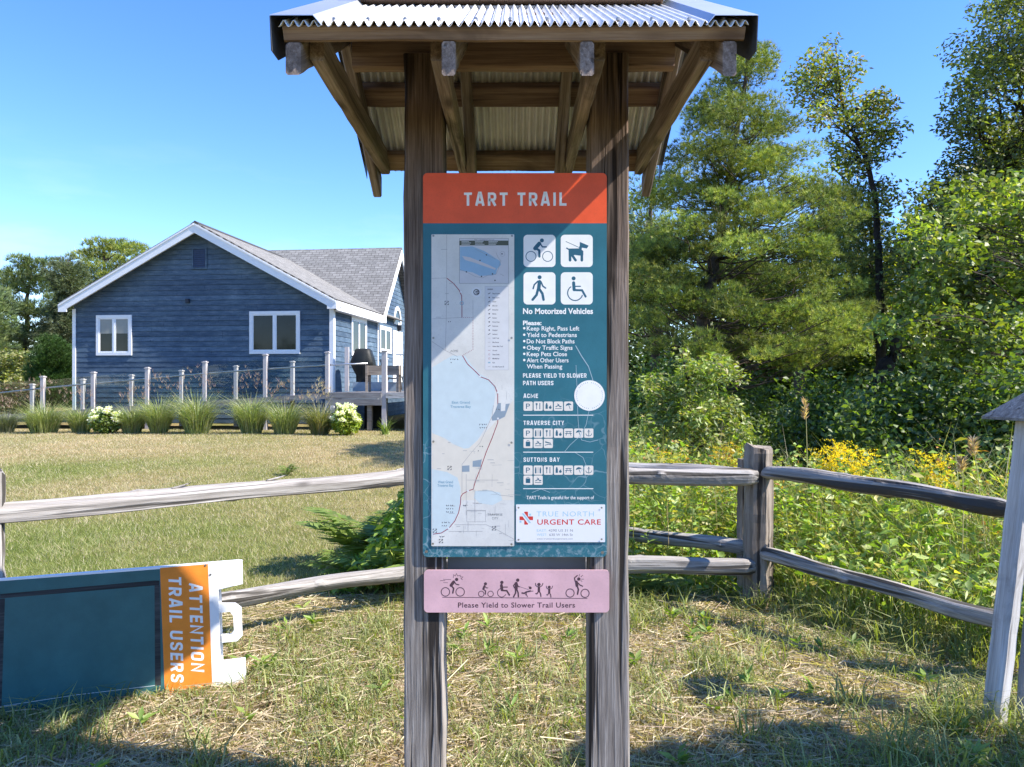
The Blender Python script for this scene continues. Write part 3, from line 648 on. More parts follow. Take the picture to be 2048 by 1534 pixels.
for pts in ([(893.5, 470), (893.5, 600), (891, 700)], [(864, 683), (891, 701), (915, 713)], [(864, 557), (893, 556)], [(864, 638), (924, 635)], [(946, 600), (946, 635)], m4((650, 250), (640, 340), (600, 430), (540, 560), (470, 640), (390, 740), (390, 980)), m4((430, 870), (690, 870)), m4((425, 820), (425, 1160)), m4((497, 950), (497, 1220)), m4((430, 1120), (590, 1120)), m4((330, 1240), (590, 1240), (660, 1270), (820, 1360)), m4((280, 1295), (560, 1295)), m4((440, 1220), (440, 1290)), m4((520, 960), (640, 960), (700, 995), (815, 1005)), [(919, 539), (935, 545), (950, 553), (965, 556), (975, 551), (992, 549), (996, 540), (999, 530), (1002, 522), (996, 515), (992, 505)], [(1000, 548), (1008, 552)], [(950, 498), (970, 508), (992, 519)]): g.stroke('gr', pts, .55, L0, caps=False)
rq = random.Random(12)
for i in range(46):
    x = rq.uniform(925, 1020); y = rq.uniform(900, 1085) if i % 3 else rq.uniform(610, 860); l = rq.uniform(5, 26)
    if y < 860 and (x < 1000 or y < 745): continue
    g.stroke('st2', [(x, y), (x + l, y + rq.uniform(-1, 1))] if rq.random() < .5 else [(x, y), (x + rq.uniform(-1, 1), min(1088, y + l))], .45, L0, caps=False)
for i in range(34):
    x = rq.uniform(868, 1000); y = rq.choice([rq.uniform(480, 705), rq.uniform(880, 1080)])
    if 905 < x and y < 745: continue
    g.stroke('st2', [(x, y), (min(1024, x + rq.uniform(5, 13)), y)], 1.0, L0, caps=False)
g.flush('st2', 'map_fine_print', ink('fine_print', (.40, .39, .38)), mapo, SM)
outline('gr', *m4((430, 1125))[0], *m4((585, 1215))[0], .4)
for s, x0, x1, b_, c_ in (('ACME', 901, 916, 704, 4.4), ('TRAVERSE', 975, 1005, 1031, 4.6), ('CITY', 984, 996.5, 1038.5, 4.6)): g.text('dk2', s, x0, x1, b_, c_, L0, bold=.0, space=1.1)
for s, x0, x1, b_ in (('East Grand', 904, 940, 807), ('Traverse Bay', 901, 942, 815.5), ('West Grand', 876, 906, 966), ('Traverse Bay', 875, 907, 973)): g.text('bl', s, x0, x1, b_, 5.2, L0, bold=.01)
for pts in (((690, 232), (712, 232), (712, 300), (748, 296), (752, 240), (787, 236), (745, 345), (690, 372), (640, 378), (636, 350), (665, 300)), ((480, 712), (550, 700), (555, 688), (545, 760), (478, 760)), ((392, 752), (452, 748), (452, 800), (392, 802))): g.poly('pk', m4(*pts), L0)
r_ = random.Random(4)
for (x, y) in ((893.5, 606), m4((287, 770))[0], m4((655, 1270))[0], m4((165, 1290))[0], m4((216, 1375))[0]):
    for dx, dy in ((-3.5, -3.5), (3.5, -3.5), (-3.5, 3.5), (3.5, 3.5)): g.stroke('dk', [(x + dx, y + dy * .3), (x + dx, y + dy), (x + dx * .3, y + dy)], 1.1, L0, caps=False)
    g.stroke('dk', [(x - 2, y + 1.5), (x + 2, y - 1.5)], 1.1, L0)
for (x, y, n_) in ((908, 718, 5), (897, 643, 2), (966, 848, 8), (993, 818, 2), (960, 892, 2), (899, 1010, 12), (891, 1044, 7), (880, 1072, 3), (927, 1010, 2), (990, 773, 1), (957, 901, 1)):
    for i in range(n_):
        a = (x + (i % 4) * 4.2 - 6 * (n_ > 3), y + (i // 4) * 6.5); g.stroke('dk', [a, (a[0] + r_.uniform(-1.5, 1.8), a[1] + r_.uniform(.8, 1.9))], 1.3, L0)
for (x, y) in ((922, 584), (960, 753), (995.7, 785), (996, 837), m4((440, 960))[0], m4((280, 1270))[0]): g.disc('wh', (x, y), 2.1, L0 + .0002, 12)
g.disc('wh', (953, 584.5), 10, L0, 28); g.disc('dk', (953, 584.5), 6.2, L0 + .0002, 24)
g.arc('wh', (953, 584.5), 3.6, 1.5, math.radians(60), math.radians(300), L0 + .0003, 20); g.stroke('wh', [(950, 584.5), (957, 584.5)], 1.3, L0 + .0003)
g.arc('wb', (923.7, 606.5), 3.4, 1.5, 0, 6.283, L0 + .0003, 14)
for (x, y) in ((960, 521), (933, 544), (963, 553), (985, 548), (973, 510), (990, 561), (1004, 508)): g.disc('dk', (x, y), 1.5, L0 + .0001, 8)
g.arc('gr', (1005, 508), 5, .4, 0, 6.283, L0, 14)
for k_, nm, c_ in (('gr', 'map_road', (.30, .28, .28)), ('cr', 'map_trail', (.30, .03, .06)), ('dk', 'map_symbol', (.07, .07, .08)), ('dk2', 'map_lettering', (.20, .20, .19)), ('bl', 'map_water_lettering', (.20, .38, .48)), ('pk', 'map_park', (.27, .34, .40)), ('wh', 'map_marker', (.72, .72, .72)), ('wb', 'map_badge', (.25, .42, .50))):
    g.flush(k_, nm, ink(nm, c_), mapo, SM)
for (x, y) in ((867, 472), (1024, 472), (867, 676), (1023, 676), (867, 883), (1023, 885), (866, 1087), (1023, 1088)): g.disc('sc', (x, y), 2.2, .0045, 12); g.flush('sc', 'screw', M['screw'], mapo, SM)
for (x, y) in ((853, 1103), (1205, 1105)): g.disc('sc', (x, y), 3.0, .002, 12); g.flush('sc', 'screw', M['screw'], sign, SM)
# ------------------------------------------------ sponsor plate
spo = rr_panel(1032, 1009, 1210, 1084, 1.2, m2s, .002).build('sponsor_plate', plain('white_plate', (.80, .80, .81), .35, var=.02), sign, Matrix.Translation((0, DS - .0026, EYE)))
g = Flat(m2s); L1 = .003
g.text('lb', 'TRUE NORTH', 1073, 1187.5, 1032.5, 10.5, L1, bold=-.004, space=1.12); g.text('rd', 'URGENT CARE', 1074.5, 1201.5, 1048.8, 10.8, L1, bold=.016, space=1.08)
g.text('lb', 'EAST:', 1073.5, 1094, 1063, 5, L1); g.text('lb', 'WEST:', 1073.5, 1094, 1071.5, 5, L1)
g.text('dk', '4290 US 31 N', 1097, 1145.5, 1063, 5.2, L1); g.text('dk', '630 W 14th St', 1098.5, 1145.5, 1071.5, 5.2, L1); g.text('dk', 'www.truenorthurgentcare.com', 1073.5, 1145.5, 1078.6, 3.2, L1)
g.poly('rd', [(1048.5, 1023), (1056, 1023), (1056, 1049), (1048.5, 1049)], L1); g.poly('rd', [(1039, 1032.5), (1066, 1032.5), (1066, 1040), (1039, 1040)], L1 + .0001)
g.poly('wt', [(1040, 1026), (1049, 1026), (1064, 1046), (1055, 1046)], L1 + .0002); g.poly('lb', [(1043.5, 1026.5), (1047.5, 1026.5), (1062, 1045.5), (1058, 1045.5)], L1 + .0004)
for (x, y) in ((1041, 1043), (1060, 1029)): g.poly('lb', [(x - 2, y - 2), (x + 2, y - 2), (x + 2, y + 2), (x - 2, y + 2)], L1)
for k_, nm, c_ in (('lb', 'blue_lettering', (.36, .58, .68)), ('rd', 'red_lettering', (.62, .05, .04)), ('dk', 'grey_lettering', (.22, .22, .23)), ('wt', 'logo_gap', (.80, .80, .81))): g.flush(k_, nm, ink(nm, c_), spo, SM)
for (x, y) in ((1037, 1015), (1203, 1015), (1037, 1079), (1203, 1078)): g.disc('sc', (x, y), 1.8, .0045, 12); g.flush('sc', 'screw', M['screw'], spo, SM)
# ------------------------------------------------ pink yield sign
ys_ = thing('yield_sign', (.015, DS, 1.26), 'narrow pink metal sign with trail user figures on the two kiosk posts', 'sign')
ys_.location.z = .75; WMX[ys_.name] = Matrix.Translation((.015, DS, .75)); ys_.matrix_basis = WMX[ys_.name]
rr_panel(848, 1140, 1218.5, 1225, 8, m2s, .005).build('panel', faded('pink_print', (.70, .43, .46), rough=.45), ys_, SM)
g = Flat(m2s)
def z8(x, y): return (780 + x / 3.535, 1100 + y / 3.535)
ST8 = lambda pts, w: g.stroke('pk', [z8(*p) for p in pts], w / 3.535, .001)
g.text('pk', 'Please Yield to Slower Trail Users', 916, 1150, 1215, 10.5, .001, bold=.016, space=1.08)
g.stroke('pk', [z8(370, 334), z8(1396, 343)], 1.2, .001, caps=False)
def bike(c1, c2, r, w): g.arc('pk', z8(*c1), (r - w / 2) / 3.535, w / 3.535, 0, 6.2832, .001); g.arc('pk', z8(*c2), (r - w / 2) / 3.535, w / 3.535, 0, 6.2832, .001)
D8 = lambda x, y, r: g.disc('pk', z8(x, y), r / 3.535, .001, 18)
bike((392, 296), (496, 296), 33, 6); D8(471, 208, 12); ST8([(450, 226), (432, 250)], 22); ST8([(434, 252), (450, 272), (444, 304)], 11); ST8([(456, 226), (468, 242), (486, 246)], 8)
for a, b_ in (((356, 216), (390, 217)), ((378, 207), (430, 209)), ((378, 231), (408, 232))): ST8([a, b_], 3)
ST8([(447, 196), (450, 174), (461, 184), (470, 166), (479, 184), (497, 177), (496, 190), (518, 190), (502, 202), (512, 210)], 3.5)
bike((645, 310), (711, 310), 22, 5); D8(675, 239, 11); ST8([(668, 256), (660, 276)], 15); ST8([(662, 278), (676, 290), (674, 312)], 8); ST8([(672, 258), (682, 268), (692, 268)], 6)
g.arc('pk', z8(790, 302), 30 / 3.535, 5 / 3.535, math.radians(20), math.radians(260), .001); D8(791, 229, 12); ST8([(788, 250), (792, 282)], 20); ST8([(794, 286), (826, 288), (844, 318)], 11); ST8([(796, 262), (830, 262)], 7)
D8(903, 213, 12); ST8([(892, 236), (892, 276)], 22); ST8([(884, 236), (872, 252), (880, 268)], 7); ST8([(900, 240), (908, 260), (918, 260)], 7); ST8([(888, 278), (888, 304), (874, 330)], 10); ST8([(896, 278), (906, 302), (908, 330)], 10); ST8([(918, 260), (980, 280)], 2.5)
ST8([(934, 304), (950, 306), (962, 297), (992, 290)], 11); D8(992, 268, 10); ST8([(982, 258), (990, 272)], 5); ST8([(960, 302), (966, 318), (972, 330)], 6); ST8([(990, 292), (1012, 290)], 5); ST8([(966, 300), (958, 318)], 5)
for (x, y, s) in ((1053, 244, 1.0), (1126, 262, .85)):
    D8(x, y, 12 * s); ST8([(x, y + 20 * s), (x, y + 46 * s)], 17 * s); ST8([(x - 6 * s, y + 18 * s), (x - 22 * s, y + 8 * s), (x - 24 * s, y - 8 * s)], 6 * s); ST8([(x + 6 * s, y + 18 * s), (x + 22 * s, y + 8 * s), (x + 28 * s, y - 8 * s)], 6 * s)
    ST8([(x - 4 * s, y + 50 * s), (x - 14 * s, y + 66 * s), (x - 22 * s, y + 64 * s)], 8 * s); ST8([(x + 4 * s, y + 50 * s), (x + 12 * s, y + 66 * s), (x + 14 * s, y + 84 * s)], 8 * s)
bike((1273, 304), (1379, 306), 32, 6); D8(1335, 205, 12); ST8([(1318, 226), (1322, 252)], 20); ST8([(1324, 256), (1332, 278), (1326, 312)], 11); ST8([(1324, 228), (1344, 248), (1362, 256)], 8); ST8([(1310, 222), (1304, 198), (1324, 180)], 8)
for a, b_ in (((1337, 186), (1339, 172)), ((1350, 190), (1362, 178)), ((1354, 206), (1370, 206)), ((1348, 216), (1358, 222))): ST8([a, b_], 3.5)
g.flush('pk', 'pictogram', ink('plum_ink', (.085, .045, .06)), ys_, SM)
# ---------------------------------------------------------------- split-rail fence
def rough_post(name, x, y, top, mat, parent, seed, r=.10, flat=.8, rot=.6, sides=9, lean=(0, 0)):
    rr = random.Random(seed); z0 = ghf(x, y) - .2; H = top - z0; seg = 22
    q = [rr.uniform(.84, 1.1) for _ in range(sides)]; vs = []
    for i in range(seg + 1):
        t = i / seg; wob = [rr.uniform(-.004, .004) for _ in range(2)]
        for k in range(sides):
            th = 2 * math.pi * k / sides + rot
            R = r * q[k] * (1.06 - .12 * t + .015 * math.sin(9 * t + k * 2))
            X = H * t + (rr.uniform(-.035, .012) if i == seg else 0)
            vs.append((X, R * math.cos(th) + wob[0] + lean[0] * t, R * flat * math.sin(th) + wob[1] + lean[1] * t))
    n = sides; fs = []
    for i in range(seg):
        for k in range(n): fs.append((i*n + k, i*n + (k+1) % n, (i+1)*n + (k+1) % n, (i+1)*n + k))
    c = len(vs); vs.append((H * .985, 0, 0)); fs += [(seg * n + k, seg * n + (k + 1) % n, c) for k in range(n)]
    mb = MB(); mb.add(vs, fs); return mb.build(name, mat, parent, frame((0, 0, 1), (0, 1, 0), (x, y, z0)))
PL, PC, PD, PE, PB = (-2.545, 3.62), (-.62, 5.13), (1.69, 5.15), (2.55, 3.86), (.1, 6.45)
f1 = thing('split_rail_fence', (-1.6, 4.3, 0), 'weathered grey split rail fence section running behind the fallen teal sandwich board', 'fence', 'split rail fence sections')
rough_post('post', *PL, 1.08, M['cedar'], f1, 3)
log_rail('rail', (-3.3, 3.0, .87), (-.55, 5.17, .875), .056, .054, M['cedar'], f1, 5, flat=.92, knots=6, seg=70)
log_rail('rail', (-2.56, 3.63, .29), (-.58, 5.12, .225), .050, .055, M['cedar'], f1, 9, flat=.95, knots=3)
r_ = random.Random(6)
for (t, l) in ((.52, .10), (.67, .12), (.92, .2)):           # lifted splinters on the top rail
    a = V((-3.3, 3.0, .927)).lerp(V((-.55, 5.17, .930)), t); dv = (V((-.55, 5.17, .875)) - V((-3.3, 3.0, .87))).normalized()
    mb = MB(); mb.tube([a - V((0, 0, .006)), a + dv * l * .6 + V((0, 0, .006)), a + dv * l + V((0, 0, .018))], [.007, .006, .0015], 6); mb.build('splinter', M['cedar'], f1)
f2 = thing('split_rail_fence', (.5, 5.15, 0), 'sunlit split rail fence section directly behind the kiosk with thick corner post', 'fence', 'split rail fence sections')
rough_post('post', *PC, 1.05, M['cedar_brown'], f2, 13); rough_post('post', *PD, 1.085, M['cedar_brown'], f2, 21, r=.108, flat=.9, sides=8, rot=.2)
log_rail('rail', (-.64, 5.10, .872), (1.66, 5.08, .868), .057, .057, M['cedar'], f2, 33, flat=.98, knots=5)
log_rail('rail', (-.64, 5.10, .262), (1.64, 5.08, .262), .060, .066, M['cedar'], f2, 37, flat=.98, knots=4)
f3 = thing('split_rail_fence', (2.1, 4.6, 0), 'grey split rail fence section slanting from the corner post to the white posts', 'fence', 'split rail fence sections')
log_rail('rail', (1.70, 5.11, .905), (2.56, 3.84, .865), .051, .053, M['cedar'], f3, 41, flat=.95, knots=4)
log_rail('rail', (1.69, 5.10, .345), (2.56, 3.84, .275), .050, .052, M['cedar'], f3, 44, flat=.95, knots=3)
rough_post('post', 2.72, 3.66, 1.0, M['cedar'], f3, 25)
f4 = thing('split_rail_fence', (.9, 5.8, 0), 'shadowed split rail fence section receding behind the corner post into the weeds', 'fence', 'split rail fence sections')
log_rail('rail', (1.66, 5.23, .865), (.06, 6.48, .84), .05, .05, M['cedar'], f4, 51, flat=.95); log_rail('rail', (1.67, 5.23, .345), (.06, 6.48, .33), .052, .055, M['cedar'], f4, 54, flat=.95)
rough_post('post', *PB, 1.0, M['cedar_brown'], f4, 57); rough_post('post', 1.665, 5.33, .98, M['cedar_brown'], f4, 59, r=.07)

# ---------------------------------------------------------------- white posts at the right edge
def painted_post(name, base, top, w, label, cap, w2=None, rot=.35):
    t = thing(name, (base[0], base[1], 0), label, 'post')
    p0, p1 = V((base[0], base[1], -.2)), V(top); w2 = w2 or w
    up = V((-math.sin(rot), math.cos(rot), 0))
    lumber('post', p0, p1, w, w2, M['whitewood'], t, up=tuple(up), seg=20, ch=.016, wob=.0015)
    if cap:
        c, s = math.cos(rot * .6), math.sin(rot * .6); h = cap; vs = []
        for z, k in ((-.012, h), (.0, h * 1.0), (.115, .006)):
            for a, b_ in ((-k, -k), (k, -k), (k, k), (-k, k)): vs.append((p1.x + a * c - b_ * s, p1.y + a * s + b_ * c, p1.z + .012 + z))
        fs = [(3, 2, 1, 0), (8, 9, 10, 11)]
        for l in (0, 4):
            for k in range(4): fs.append((l + k, l + (k + 1) % 4, l + 4 + (k + 1) % 4, l + 4 + k))
        mb = MB(); mb.add(vs, fs); mb.build('cap', M['capwood'], t)
    return t
painted_post('gate_post', (2.075, 3.27), (2.275, 3.30, 1.34), .082, 'leaning worn white timber post with grey pyramid cap at right edge', .125, .082)
painted_post('gate_post', (2.215, 3.26), (2.335, 3.28, 1.085), .07, 'shorter worn white timber post without cap beside the capped one', 0, .07)
mb = MB(); mb.box((2.30, 3.22, 1.0), (2.9, 3.26, 1.10)); tag(mb.build('gate_board', M['whitewood']), 'narrow whitish board joined to the short white post at right edge', 'board')

# ---------------------------------------------------------------- sandwich board lying on its side
BA, BB = V((-2.31, 3.39, 0)), V((-1.33, 3.72, 0)); BU = (BB - BA).normalized(); BN = V((0, 0, 1)).cross(BU)
BMX = Matrix(((BU.x, BN.x, 0, BB.x), (BU.y, BN.y, 0, BB.y), (0, 0, 1, 0), (0, 0, 0, 1)))
def m2b(px, py):
    d = V(((px - CX) / F, 1, (CY - py) / F)); o = V((0, 0, EYE)); t = (BB - o).dot(BN) / d.dot(BN); q = o + d * t
    return ((q - BB).dot(BU), q.z)
board = thing('sandwich_board', BB, 'folded sandwich board lying on its side with orange ATTENTION TRAIL USERS band', 'sandwich board')
WP = plain('moulded_white_plastic', (.80, .80, .80), .4, var=.03, spec=.4)
body = [m2b(*p) for p in ((480, 1121), (481, 1168), (437, 1179), (441, 1326), (486, 1320), (489, 1363), (426, 1381), (330, 1397), (0, 1432))]
zb = body[-1][1]; zt_ = m2b(0, 1159)[1]; body += [(-1.20, zb - .01), (-1.20, zt_ - .005), m2b(0, 1159), m2b(320, 1134)]
mb = MB(); mb.prism(body, 1, 0, .028); mb.build('front_panel', WP, board, BMX)
mb = MB(); mb.prism([(x + .01, z - .012) for (x, z) in body], 1, .045, .073); mb.build('rear_panel', WP, board, BMX)
hd = [m2b(*p) for p in ((437, 1208), (471, 1208), (483, 1217), (485, 1272), (474, 1283), (444, 1286), (443, 1271), (462, 1270), (468, 1262), (466, 1232), (460, 1224), (438, 1226))]
mb = MB(); mb.prism(hd, 1, .004, .024); mb.build('handle', WP, board, BMX)
gb = Flat(m2b)
gb.poly('o', [(320, 1136), (416, 1128), (425, 1381), (330, 1396)], .001); gb.flush('o', 'orange_band', faded('orange_vinyl', (.80, .245, .03)), board, BMX)
Lx = lambda z: z
def m2raw(u, z): return (u, z)
gt = Flat(m2raw)
gt.poly('t', [(-1.17, zb + .01), m2b(330, 1395), m2b(320, 1138), (-1.17, zt_ - .008)], .001); gt.flush('t', 'teal_panel', faded('teal_vinyl', (.036, .128, .132)), board, BMX)
tape = wood('torn_tape', (.03, .032, .033), (.07, .072, .072), (.12, .12, .12), crack=.3, knots=False, bump_s=.2)
for q in ([(0, 1188), (308, 1161), (319, 1161), (319, 1170), (0, 1197)], [(309, 1171), (319.5, 1170), (322, 1370), (310, 1372)], [(-2, 1198), (10, 1197), (3, 1420), (-2, 1420)]):
    gb.poly('tp', q, .0016); gb.flush('tp', 'tape_strip', tape, board, BMX)
gb.stroke('wl', [(0, 1413), (150, 1390), (310, 1371)], .8, .002, caps=False); gb.flush('wl', 'scratch', WHITE, board, BMX)
def rotx(bx0, y0, bx1, y1):
    return lambda x, y: (bx0 + (bx1 - bx0) * x / 200 - y, y0 + (y1 - y0) * x / 200 + y * -.06)
gb.caps('w', 'ATTENTION', 0, 200, 0, 25.5, .0022, t=.19, gap=.2, xf=rotx(378, 1166, 383, 1343))
gb.caps('w2', 'TRAIL USERS', 0, 200, 0, 25.5, .0022, t=.19, gap=.2, xf=rotx(337, 1153, 342, 1364))
for k_ in ('w', 'w2'): gb.flush(k_, 'lettering', WHITE, board, BMX)
for c_ in ((411, 1130.5), (421, 1149)): gb.disc('sc', c_, 2.2, .003, 10); gb.flush('sc', 'screw', M['screw'], board, BMX)

# ---------------------------------------------------------------- house
HA = math.radians(6.5); HX = V((math.cos(HA), -math.sin(HA), 0)); HY = V((math.sin(HA), math.cos(HA), 0)); HO = V((-5.66, 23.7, 0))
HM = Matrix(((HX.x, HY.x, 0, HO.x), (HX.y, HY.y, 0, HO.y), (0, 0, 1, 0), (0, 0, 0, 1)))
def hit(px, py, p0, n):
    d = V(((px - CX) / F, 1, (CY - py) / F)); o = V((0, 0, EYE)); return o + d * ((V(p0) - o).dot(n) / d.dot(n))
def hloc(w): w = w - HO; return V((w.dot(HX), w.dot(HY), w.z))
def gp(px, py, yl=0):  q = hloc(hit(px, py, HO + HY * yl, HY)); return (q.x, q.z)          # gable plane
def sp(px, py, xl=0):  q = hloc(hit(px, py, HO + HX * xl, HX)); return (q.y, q.z)          # side plane
house = thing('blue_house', HO, 'navy blue clapboard house with white trim and grey shingle gable roofs', 'house')
m, nt, b = new_mat('navy_clapboard'); b.inputs['Roughness'].default_value = .7; b.inputs['Specular IOR Level'].default_value = .2
v = coords(nt, (1, 1, 1), rand=False)
def vs3(s):
    q = N(nt, 'ShaderNodeMapping'); q.inputs['Scale'].default_value = s; nt.links.new(v, q.inputs['Vector']); return q.outputs[0]
c = ramp(nt, [(.28, (.048, .080, .118)), (.5, (.080, .126, .176)), (.75, (.15, .20, .255))], noise(nt, vs3((2.6, 2.6, 9)), 1, 6, .68))
c = mix(nt, c, ramp(nt, [(.35, (.78, .8, .85)), (.65, (1.15, 1.12, 1.08))], noise(nt, vs3((.55, .55, .7)), 1, 3)), 1.0, 'MULTIPLY')
c = mix(nt, c, (.02, .03, .06), ramp(nt, [(.64, (0, 0, 0)), (.70, (.55, .55, .55))], noise(nt, vs3((26, 26, 9)), 1, 2)))
q = N(nt, 'ShaderNodeSeparateXYZ'); nt.links.new(v, q.inputs[0]); q2 = N(nt, 'ShaderNodeMath', operation='MULTIPLY_ADD'); nt.links.new(q.outputs[2], q2.inputs[0]); q2.inputs[1].default_value = 1 / .165; q2.inputs[2].default_value = -.05 / .165
q3 = N(nt, 'ShaderNodeMath', operation='FLOOR'); nt.links.new(q2.outputs[0], q3.inputs[0]); q4 = N(nt, 'ShaderNodeTexWhiteNoise', noise_dimensions='1D'); nt.links.new(q3.outputs[0], q4.inputs['W'])
c = mix(nt, c, ramp(nt, [(0, (.80, .80, .82)), (1, (1.22, 1.2, 1.18))], q4.outputs['Value']), 1.0, 'MULTIPLY')      # each board has weathered its own way
nt.links.new(c, b.inputs['Base Color']); bump(nt, b, noise(nt, vs3((6, 6, 60)), 1, 4), .25, .01); NAVY = m
W_, RX, RZ, SL = 8.82, -4.41, 6.64, .54
def rz_(x): return RZ - abs(x - RX) * SL
def claps(name, lo, hi, z0, z1, ax, sgn, expo=.165, parent=house, mat=NAVY):
    """lapped boards; lo/hi(z) give the ends; ax 0: boards along x facing sgn*y; ax 1: along y facing sgn*x"""
    mb = MB(); z = z0; th = .018
    while z < z1 - .01:
        zz = min(z + expo, z1); a0, b0, a1, b1 = lo(z), hi(z), lo(zz), hi(zz)
        if b0 - a0 > .02:
            b1 = max(b1, a1 + .005)
            def p(u, o, zq): return (u, sgn * o, zq) if ax == 0 else (sgn * o, u, zq)
            gp_ = .013; mb.add([p(a0, th, z + gp_), p(b0, th, z + gp_), p(b1, .008, zz), p(a1, .008, zz), p(a0, -.012, z + gp_), p(b0, -.012, z + gp_), p(a0, -.012, z), p(b0, -.012, z), p(a1, -.012, zz), p(b1, -.012, zz)], [(0, 1, 2, 3), (4, 5, 1, 0), (6, 7, 5, 4), (3, 2, 9, 8)])
        z = zz
    return mb.build(name, mat, parent, HM)
zg = .05
top = lambda z: max(0, (RZ - .10 - z) / SL)
claps('gable_wall', lambda z: max(-W_, RX - top(z)), lambda z: min(0, RX + top(z)), zg, RZ - .14, 0, -1)
YW, WSL = 4.75, 1.12                                             # wing front wall (local y), wing roof slope
WZ = 3.98; WRY = YW + 2.55; WRZ = WZ + 2.55 * WSL
claps('side_wall', lambda z: 0, lambda z: YW, zg, 4.02, 1, 1)
claps('wing_wall', lambda z: YW - .0 + max(0, (z - WZ) / WSL + .12), lambda z: 2 * WRY - YW - max(0, (z - WZ) / WSL + .12), zg, WRZ - .25, 1, 1)
mb = MB(); mb.box((-W_, .002, zg), (-W_ + .05, 9.6, 4.0)); mb.box((-W_, 9.6, zg), (-.05, 9.65, 4.0)); mb.build('rear_wall', NAVY, house, HM)
# roofs
m, nt, b = new_mat('grey_shingles'); b.inputs['Roughness'].default_value = .95; b.inputs['Specular IOR Level'].default_value = .1
v = coords(nt, (1, 1, 1), rand=False)
br = N(nt, 'ShaderNodeTexBrick'); br.offset = .5; br.inputs['Scale'].default_value = 1; br.inputs['Brick Width'].default_value = .3; br.inputs['Row Height'].default_value = .14
br.inputs['Mortar Size'].default_value = .011; br.inputs['Mortar Smooth'].default_value = .3; br.inputs['Bias'].default_value = -.2
br.inputs['Color1'].default_value = (.20, .197, .19, 1); br.inputs['Color2'].default_value = (.285, .28, .27, 1); br.inputs['Mortar'].default_value = (.085, .08, .075, 1)
nt.links.new(v, br.inputs['Vector'])
c = mix(nt, br.outputs['Color'], ramp(nt, [(.3, (.75, .74, .72)), (.7, (1.18, 1.17, 1.16))], noise(nt, v, 9, 6, .7)), 1, 'MULTIPLY')
nt.links.new(c, b.inputs['Base Color']); SHING = m
def slab(name, origin, along, up, la, lu, th, mat, poly=None, parent=house):
    """roof slab: local X along the eave, local Y up the slope; origin given in house coordinates"""
    X = V(along).normalized(); Y = V(up).normalized(); Z = X.cross(Y)
    Ml = Matrix(((X.x, Y.x, Z.x, origin[0]), (X.y, Y.y, Z.y, origin[1]), (X.z, Y.z, Z.z, origin[2]), (0, 0, 0, 1)))
    mb = MB(); mb.prism(poly or [(0, 0), (la, 0), (la, lu), (0, lu)], 2, -th, 0); return mb.build(name, mat, parent, HM @ Ml)
ex, oh = .26, .38; cs = math.hypot(1, SL); LW = (W_ / 2 + ex) * cs
slab('roof', (ex, -oh, rz_(ex)), (0, 1, 0), (-1, 0, SL), 8.0, LW - .005, .05, SHING)
slab('roof', (-W_ - ex, 9.9, rz_(-W_ - ex)), (0, -1, 0), (1, 0, SL), 9.9 + oh, LW - .005, .05, SHING)
wc = math.hypot(1, WSL); WXE = .30
slab('roof', (WXE, YW - .28, WZ - .28 * WSL + .17), (-1, 0, 0), (0, 1, WSL), 8.0, (2.55 + .28) * wc, .05, SHING) if 0 else None
vx = ex + .02
# wing front plane trimmed along the valley so only its exposed triangle + rectangle shows
zE = rz_(ex); y0 = YW - .10
def wing_z(y): return zE - .02 + (y - y0) * WSL
WRZ2 = wing_z(WRY); lu = (WRY - y0) * wc
slab('roof', (WXE, y0, zE - .02), (-1, 0, 0), (0, 1, WSL), 9.2, lu, .05, SHING)
slab('roof', (WXE - 9.2, 2 * WRY - y0, zE - .02), (1, 0, 0), (0, -1, WSL), 9.2, lu - .006, .05, SHING)
DKS = plain('ridge_shingle', (.06, .058, .055), .9)
mb = MB(); mb.prism([(RX - .16, RZ - .075), (RX, RZ + .012), (RX + .16, RZ - .075), (RX, RZ + .04)], 1, -oh + .01, YW + 1.4); mb.build('ridge_cap', DKS, house, HM)
mb = MB(); mb.prism([(WRY - .15, WRZ2 - .155), (WRY, WRZ2 + .012), (WRY + .15, WRZ2 - .155), (WRY, WRZ2 + .045)], 0, WXE - 9.2, WXE - .01); mb.build('ridge_cap', DKS, house, HM)
# rake boards, eave fascia, corner boards
WT = M['white_paint']
for s in (-1, 1):
    e = W_ / 2 + ex; dz = .30
    pts = [(RX, RZ - .055), (RX + s * (e - .003), RZ - e * SL - .055), (RX + s * (e - .003), RZ - e * SL - .055 - dz * .8), (RX + s * (e - .3), RZ - e * SL - .055 - dz * .8), (RX + s * (e - .3), RZ - (e - .3) * SL - .055 - dz), (RX, RZ - .055 - dz)]
    mb = MB(); mb.prism(pts, 1, -oh - .03 - .001 * s, -oh + .02); mb.build('rake_board', WT, house, HM)
    pts = [(RX + s * .02, RZ - .06), (RX + s * (e - .01), RZ - e * SL - .06), (RX + s * (e - .01), RZ - e * SL - .115), (RX + s * .02, RZ - .115)]
    mb = MB(); mb.prism(pts, 1, -oh - .052, -oh - .0315); mb.build('rake_moulding', WT, house, HM)
    pts = [(RX, RZ - .16), (RX + s * W_ / 2, RZ - W_ / 2 * SL - .16), (RX + s * W_ / 2, RZ - W_ / 2 * SL - .185), (RX, RZ - .185)]
    mb = MB(); mb.prism(pts, 1, -oh + .021, .004); mb.build('soffit', WT, house, HM)
mb = MB(); mb.box((ex - .03, -oh + .022, zE - .33), (ex + .01, YW - .02, zE - .045)); mb.build('fascia', WT, house, HM)
mb = MB(); mb.box((.022, -.02, zE - .33), (ex - .032, YW - .02, zE - .30)); mb.build('soffit', WT, house, HM)
